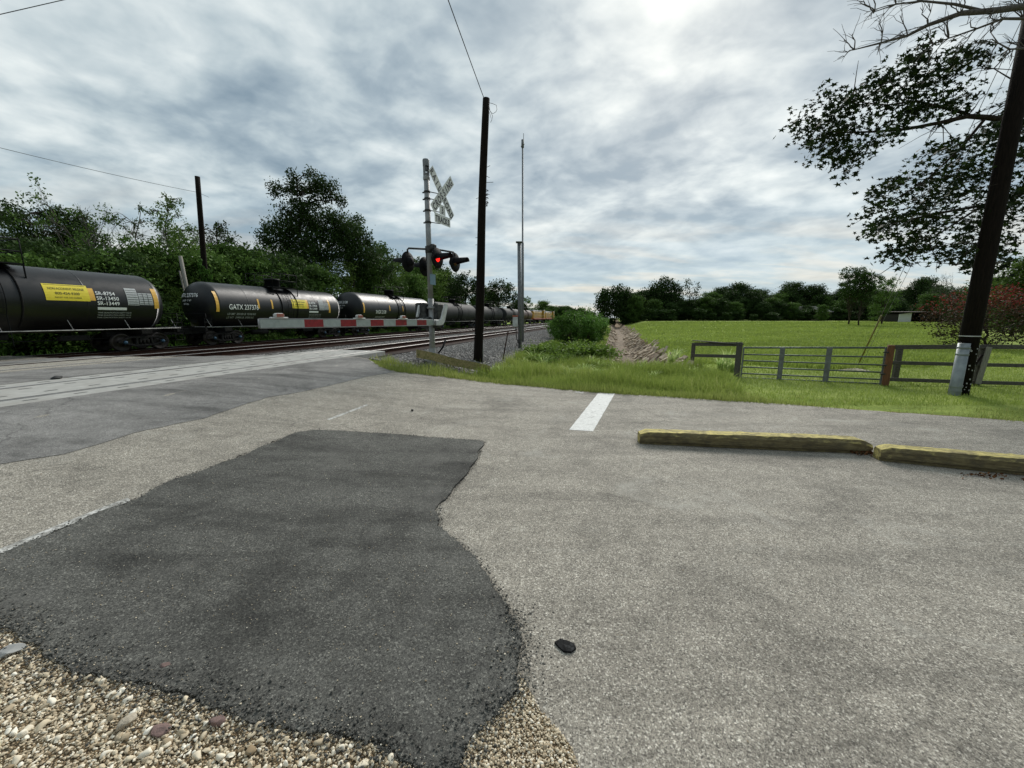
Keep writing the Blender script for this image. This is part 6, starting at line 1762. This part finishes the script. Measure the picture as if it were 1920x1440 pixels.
def tarred_pole():
    x, y, z = P(1797, 738); root = thing('utility_pole', 'thick tarred pole at right with a galvanised cable guard at its foot', 'utility pole', (x, y, z))
    b = MB(); b.tube([(.0, 0, -.3), (.0, 0, 3), (-.02, 0, 6), (-.05, 0, 10.5)], [.20, .19, .175, .15], 20); b.build('shaft', M['pole'], root)
    zt = zat(y, 643) - z; xg = xat(1777, y, z) - x
    b = MB(); b.lathe([(.12, -.05), (.12, zt), (.0, zt)], 18, 'z', None, (xg + .03, -.13, 0))
    for zz in (.1, .22, zt - .3, zt - .12): b.lathe([(.128, zz - .02), (.132, zz), (.128, zz + .02)], 18, 'z', None, (xg + .03, -.13, 0))
    b.build('cable_guard', M['galv2'], root)
    b = MB(); zs = zat(y, 630) - z; b.lathe([(.199, zs - .012), (.203, zs), (.199, zs + .012)], 20, 'z'); b.build('strap', M['strap'], root)
    b = MB(); rg = np.random.default_rng(9)
    for k in range(26):
        a = -math.pi / 2 + rg.uniform(-1.1, 1.1); zz = rg.choice([rg.uniform(.1, .35), rg.uniform(1.0, 1.35), rg.uniform(.4, 1.2)]); R = Matrix.Rotation(a, 3, 'Z')
        b.box((math.cos(a) * .203, math.sin(a) * .203, zz), (.008, rg.uniform(.015, .04), rg.uniform(.015, .04)), None, R)
    b.build('staple_scraps', M['paper'], root)
    return x, y, z
tx, ty, tz = tarred_pole()
# guy wire with yellow guard, and small earth mound
a_ = P(1606, 690); gtop = Vector((tx - .15, ty, tz + 9.4)); A_ = Vector(a_)
b = MB(); b.tube([A_, gtop], .008, 5); gw = tag(b.build('guy_wire', M['wire_pale']), 'thin guy wire rising from the lawn to the tarred pole', 'wire')
dirn = (gtop - A_).normalized()
b = MB(); b.tube([A_ + dirn * .35, A_ + dirn * 2.55], .028, 8); b.build('guy_guard', M['yellow_rod'], gw)
b = MB(); b.tube([A_ - dirn * .1, A_ + dirn * .4], .014, 6); b.build('anchor_rod', M['rail_side'], gw)
a2_ = P(1612, 690); b = MB(); b.tube([Vector(a2_), Vector(PY(1657, 600, 14.6)), Vector(PY(1700, 515, 14)), Vector(PY(1858, 200, 11.5)), Vector(PY(1925, 60, 10.8))], .006, 5)
tag(b.build('guy_wire', M['wire_pale']), 'fainter second guy wire running just right of the yellow sleeved one', 'wire')
rgm = np.random.default_rng(5); mp = P(1600, 694)
b = MB(); b.lathe([(.62, -.03), (.45, .02), (.22, .06), (0, .08)], 26, 'z'); o = b.build('earth_mound', M['pale_rock']); o.location = (mp[0], mp[1], mp[2]); o.scale = (1.1, .6, 1); tag(o, 'low mound of bare tan earth on the lawn behind the gate', 'earth mound')

# ------------------------------------------------------------------ fences and gate
def fpt(u, vb): return Vector(P(u, vb))
def rail_between(b, p, q, z0, z1, hh, th_):
    A0 = Vector((p.x, p.y, z0)); B0 = Vector((q.x, q.y, z1)); d = B0 - A0; ang = math.atan2(d.y, d.x)
    R = Matrix.Rotation(ang, 3, 'Z') @ Matrix.Rotation(-math.atan2(d.z, math.hypot(d.x, d.y)), 3, 'Y')
    b.box((A0 + B0) / 2, (d.length, th_, hh), None, R, bev=.008)
def fences():
    p1, p2 = fpt(1297, 692), fpt(1381, 706); root = thing('wooden_fence', 'short grey wooden fence panel of two posts left of the tube gate', 'fence', (0, 0, 0))
    for p, vt, w in ((p1, 643, .13), (p2, 642, .17)):
        b = MB(); top = zat(p.y, vt); b.box((p.x, p.y, (top + p.z) / 2 - .1), (w, w, top - p.z + .2), None, Matrix.Rotation(-.7, 3, 'Z'), bev=.01); b.build('post', M['fence_wood'], root)
    for (va, vb_, hh) in ((645, 645, .14), (666, 668, .12)):
        b = MB(); rail_between(b, p1 + Vector((.0, -.09, 0)), p2 + Vector((0, -.09, 0)), zat(p1.y, va), zat(p2.y, vb_), hh, .04); b.build('rail', M['fence_wood'], root)
    b = MB(); b.box(((p1.x + p2.x) / 2, (p1.y + p2.y) / 2 - .06, (zat(p1.y, 642) + zat(p2.y, 641)) / 2 + .0), ((p2 - p1).length * 1.05, .16, .03), None, Matrix.Rotation(math.atan2((p2 - p1).y, (p2 - p1).x), 3, 'Z')); b.build('cap_board', M['fence_wood'], root)
    # gate
    g0, g1 = fpt(1388, 707), fpt(1648, 721); root = thing('farm_gate', 'long green grey steel tube gate closed between the wooden posts', 'gate', (0, 0, 0))
    lv0 = (651, 667, 679, 691, 704); 
    def lv(u, k):
        f = (u - 1388) / 260; L0 = (652, 664.5, 676, 688, 700, 708)[k]; L1 = (652, 669.5, 684.5, 698, 711.5, 719.5)[k]; return L0 * (1 - f) + L1 * f
    bigz = []
    for k in range(6):
        z0, z1 = zat(g0.y, lv(1388, k)), zat(g1.y, lv(1648, k)); b = MB(); b.tube([(g0.x, g0.y, z0), (g1.x, g1.y, z1)], .024 if k else .030, 8); b.build('gate_bar', M['gate_steel'], root); bigz.append((z0, z1))
    for f, w in ((0.0, .05), (.30, .14), (.635, .15), (1.0, .05)):
        p = g0.lerp(g1, f); z0 = bigz[5][0] * (1 - f) + bigz[5][1] * f; z1 = bigz[0][0] * (1 - f) + bigz[0][1] * f
        b = MB(); b.box((p.x, p.y - .035, (z0 + z1) / 2), (w, .03, z1 - z0 + .05), None, Matrix.Rotation(math.atan2((g1 - g0).y, (g1 - g0).x), 3, 'Z'), bev=.008); b.build('gate_stile', M['grey_steel'], root)
    # hinge post
    r1 = fpt(1659, 722); top = zat(r1.y, 647)
    o = MB().box((0, 0, (top - r1.z) / 2 - .1), (.16, .16, top - r1.z + .2), None, Matrix.Rotation(-.6, 3, 'Z'), bev=.015).build('gate_post', M['fence_red']); o.location = r1; tag(o, 'red brown square wooden post at the right end of the steel gate', 'post')
    hb = MB()
    for zz in (.35, .62, 1.02): hb.box((-.14, -.02, zz), (.16, .05, .04), bev=.005)
    hb.build('hinge', M['mech'], o)
    # right fence
    r2 = fpt(1681, 712); r3 = fpt(1833, 722); d = (r3 - r1); r4 = r3 + Vector((2.7, -.55, 0)); r4.z = h(r4.x, r4.y); r5 = r4 + Vector((2.7, -.55, 0)); r5.z = h(r5.x, r5.y)
    root = thing('wooden_fence', 'dark grey three rail wooden fence running from the red brown post behind the tarred pole', 'fence', (0, 0, 0))
    for p, vt in ((r2, 650), (r3, 646), (r4, 640), (r5, 636)):
        b = MB(); top = zat(r3.y, 647) if p.x > r3.x - .01 else zat(p.y, vt); b.box((p.x, p.y + .07, (top + p.z) / 2 - .1), (.15, .13, top - p.z + .2), None, Matrix.Rotation(-.2, 3, 'Z'), bev=.01); b.build('post', M['fence_wood'], root)
    for (va, vb_, hh) in ((651, 650, .13), (680, 684, .11), (711, 717, .11)):
        z1 = zat(r1.y, va); z3 = zat(r3.y, vb_); b = MB(); rail_between(b, r1, r3, z1, z3, hh, .04); b.build('rail', M['fence_wood'], root)
        b = MB(); rail_between(b, r3 + Vector((.02, 0, 0)), r4, z3, z3, hh, .04); b.build('rail', M['fence_wood'], root); b = MB(); rail_between(b, r4, r5, z3, z3, hh, .04); b.build('rail', M['fence_wood'], root)
    # extra leaning board at the second post
    b = MB(); p = r3; b.box((p.x - .06, p.y - .1, p.z + .62), (.17, .03, 1.15), None, Matrix.Rotation(.10, 3, 'Y'), bev=.006); b.build('face_board', M['pole_grey'], root)
    b = MB(); b.tube([(p.x - .65, p.y - .12, p.z + .15), (p.x - .22, p.y - .14, p.z + .95)], .035, 8); b.build('brace', M['pole'], root)
fences()

# ------------------------------------------------------------------ shed and house
def shed():
    y = 96; x0 = xat(1685, y, 1.3); x1 = xat(1708, y, 1.3); x2 = xat(1762, y, 1.3); z = h(x0, y)
    root = thing('shed', 'low open fronted shed with a white end wall at the far side of the field', 'shed', (x0, y, z)); w = x1 - x0; W2 = x2 - x0
    b = MB(); b.add([(0, 0, 0), (w, 0, 0), (w, 0, 2.35), (0, 0, 1.95), (0, .15, 0), (w, .15, 0), (w, .15, 2.35), (0, .15, 1.95)], [(0, 1, 2, 3), (7, 6, 5, 4), (0, 3, 7, 4), (1, 5, 6, 2), (3, 2, 6, 7)]); b.build('end_wall', M['shed_white'], root)
    b = MB(); b.box((W2 / 2, 5, 1.2), (W2, .15, 2.4)); b.box((W2, 2.5, 1.2), (.15, 5, 2.4)); b.box((0, 2.6, 1.0), (.15, 4.8, 1.9)); b.build('back_wall', M['shed_dark'], root)
    b = MB(); b.box((W2 / 2, 2.4, 2.55), (W2 + 1, 6, .14), None, Matrix.Rotation(.03, 3, 'X')); b.build('roof', M['shed_roof'], root)
    b = MB(); [b.box((w + (W2 - w) * k / 3, .1, 1.2), (.16, .16, 2.4)) for k in (1, 2, 3)]; b.build('front_post', M['shed_dark'], root)
    y = 117.5; x0 = xat(1518, y, 1.5); z = h(x0, y); root = thing('house', 'grey roofed house glimpsed under the tree row beyond the gate', 'house', (x0, y, z))
    b = MB(); b.box((2, 3, 1.3), (9, 6, 2.6)); b.build('wall', M['house_wall'], root)
    b = MB(); b.add([(-3, -.6, 2.5), (7, -.6, 2.5), (7, 6.6, 2.5), (-3, 6.6, 2.5), (-1, 3, 4.3), (5, 3, 4.3)], [(0, 1, 5, 4), (2, 3, 4, 5), (1, 2, 5), (3, 0, 4), (3, 2, 1, 0)]); b.build('roof', M['house_roof'], root)
    y = 62; x0 = xat(1912, y, 1.5); z = h(x0, y); root = thing('house', 'pink walled house at the right frame edge behind the red flowered tree', 'house', (x0, y, z))
    b = MB(); b.box((4, 3, 1.2), (9, 6, 2.4)); w_ = b.build('wall', M['house_wall'], root)
    b = MB(); b.box((2, -.02, 1.3), (1.2, .06, 1.1)); b.build('window', M['glass'], w_)
    b = MB(); b.add([(-1.2, -.7, 2.3), (9.2, -.7, 2.3), (9.2, 6.7, 2.3), (-1.2, 6.7, 2.3), (1, 3, 4.0), (7, 3, 4.0)], [(0, 1, 5, 4), (2, 3, 4, 5), (1, 2, 5), (3, 0, 4), (3, 2, 1, 0)]); b.build('roof', M['house_roof'], root)
shed()

for key in ARCH:
    if key not in used:
        for ob in ARCH[key][2]:
            if ob: bpy.data.objects.remove(ob)
# ------------------------------------------------------------------ camera, light, sky
cam = bpy.data.cameras.new('camera'); cam.sensor_width = 36; cam.sensor_fit = 'HORIZONTAL'; cam.lens = 36 * F / 1920; cam.clip_end = 5000; cam.clip_start = .05
co = link(bpy.data.objects.new('camera', cam)); co.location = (0, 0, EYE); co.rotation_euler = (math.pi / 2 - PIT, 0, 0); sc.camera = co
SUN_EL, SUN_AZ = math.radians(36), math.radians(22)      # azimuth to the right of +Y
sd = Vector((math.sin(SUN_AZ) * math.cos(SUN_EL), math.cos(SUN_AZ) * math.cos(SUN_EL), math.sin(SUN_EL)))
L = bpy.data.lights.new('sun', 'SUN'); L.energy = 2.9; L.angle = math.radians(24); L.color = (1, .96, .90)
lo = link(bpy.data.objects.new('sun', L)); lo.rotation_euler = (-sd).to_track_quat('-Z', 'Y').to_euler()

w = bpy.data.worlds.new('World'); sc.world = w; w.use_nodes = True; nt = w.node_tree; n = N(nt)
bg = nt.nodes['Background']
tc = n.node('ShaderNodeTexCoord'); sep = n.node('ShaderNodeSeparateXYZ'); n.ln(tc.outputs['Generated'], sep.inputs[0])
zc = n.math('ADD', n.math('MAXIMUM', sep.outputs['Z'], 0.0), .20)
cx = n.math('DIVIDE', sep.outputs['X'], zc); cy = n.math('DIVIDE', sep.outputs['Y'], zc)
cmb = n.node('ShaderNodeCombineXYZ'); n.ln(cx, cmb.inputs[0]); n.ln(cy, cmb.inputs[1]); cmb.inputs[2].default_value = 3.7
def wnoise(scale, detail, rough, dist, rot=0.0, stretch=(1, 1, 1)):
    m = n.node('ShaderNodeMapping'); m.inputs['Rotation'].default_value = (0, 0, rot); m.inputs['Scale'].default_value = stretch
    n.ln(cmb.outputs[0], m.inputs['Vector']); return n.noise(m.outputs[0], scale, detail, rough, dist)
n1 = wnoise(.75, 3, .5, .5, .6, (1, 1.1, 1)); n2 = wnoise(2.6, 5, .52, .3, .6, (1, 1.1, 1)); n3 = wnoise(7.0, 4, .5, .25, .8, (1, 1.1, 1))
den = n.math('ADD', n.math('ADD', n.math('MULTIPLY', n1, .44), n.math('MULTIPLY', n2, .37)), n.math('MULTIPLY', n3, .19))
cloud = n.ramp(den, [(.37, (.82, .87, .85)), (.435, (.61, .68, .69)), (.475, (.48, .56, .585)), (.52, (.34, .42, .465)), (.58, (.22, .295, .35))])
dot = n.node('ShaderNodeVectorMath', operation='DOT_PRODUCT'); n.ln(tc.outputs['Generated'], dot.inputs[0])
gd = Vector((.37, .82, .40)).normalized(); dot.inputs[1].default_value = gd
gl = n.math('POWER', n.math('MAXIMUM', dot.outputs['Value'], 0.0), 8.0)
gap = n.ramp(den, [(.38, .85), (.52, .35), (.60, .08)])
cloud = n.mix(cloud, (1.0, .97, .88), n.math('MULTIPLY', n.math('MULTIPLY', gl, gap), .50))
cloud = n.mix(cloud, n.math('ADD', 1.0, n.math('MULTIPLY', gl, .12)), 1.0, 'MULTIPLY')
st_ = wnoise(1.3, 5, .55, .3, .1, (.8, 2.2, 1))
hzc = n.ramp(st_, [(.36, (.30, .43, .54)), (.48, (.38, .50, .57)), (.56, (.58, .60, .58)), (.68, (.74, .69, .60))])
hz = n.ramp(sep.outputs['Z'], [(0.0, 1.0), (.10, .80), (.26, 0.0)])
sky = n.mix(cloud, hzc, n.math('MULTIPLY', hz, .8))
nish = n.node('ShaderNodeTexSky'); nish.sky_type = 'NISHITA'; nish.sun_disc = False; nish.sun_elevation = SUN_EL; nish.sun_rotation = SUN_AZ
sc_ = n.mix(nish.outputs[0], .012, 1.0, 'MULTIPLY')
sky = n.mix(sky, sc_, 1.0, 'ADD')
# dark gradient added low behind the viewer, so the tank sides reflect dark
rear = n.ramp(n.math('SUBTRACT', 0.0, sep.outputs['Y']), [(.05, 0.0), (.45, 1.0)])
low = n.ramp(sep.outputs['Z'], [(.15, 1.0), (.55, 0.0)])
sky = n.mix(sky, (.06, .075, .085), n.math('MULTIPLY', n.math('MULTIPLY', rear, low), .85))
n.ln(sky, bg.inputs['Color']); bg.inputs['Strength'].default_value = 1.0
sc.view_settings.view_transform = 'Standard'; sc.view_settings.look = 'None'; sc.view_settings.exposure = 0; sc.view_settings.gamma = 1
sc.cycles.max_bounces = 6; sc.cycles.transparent_max_bounces = 8
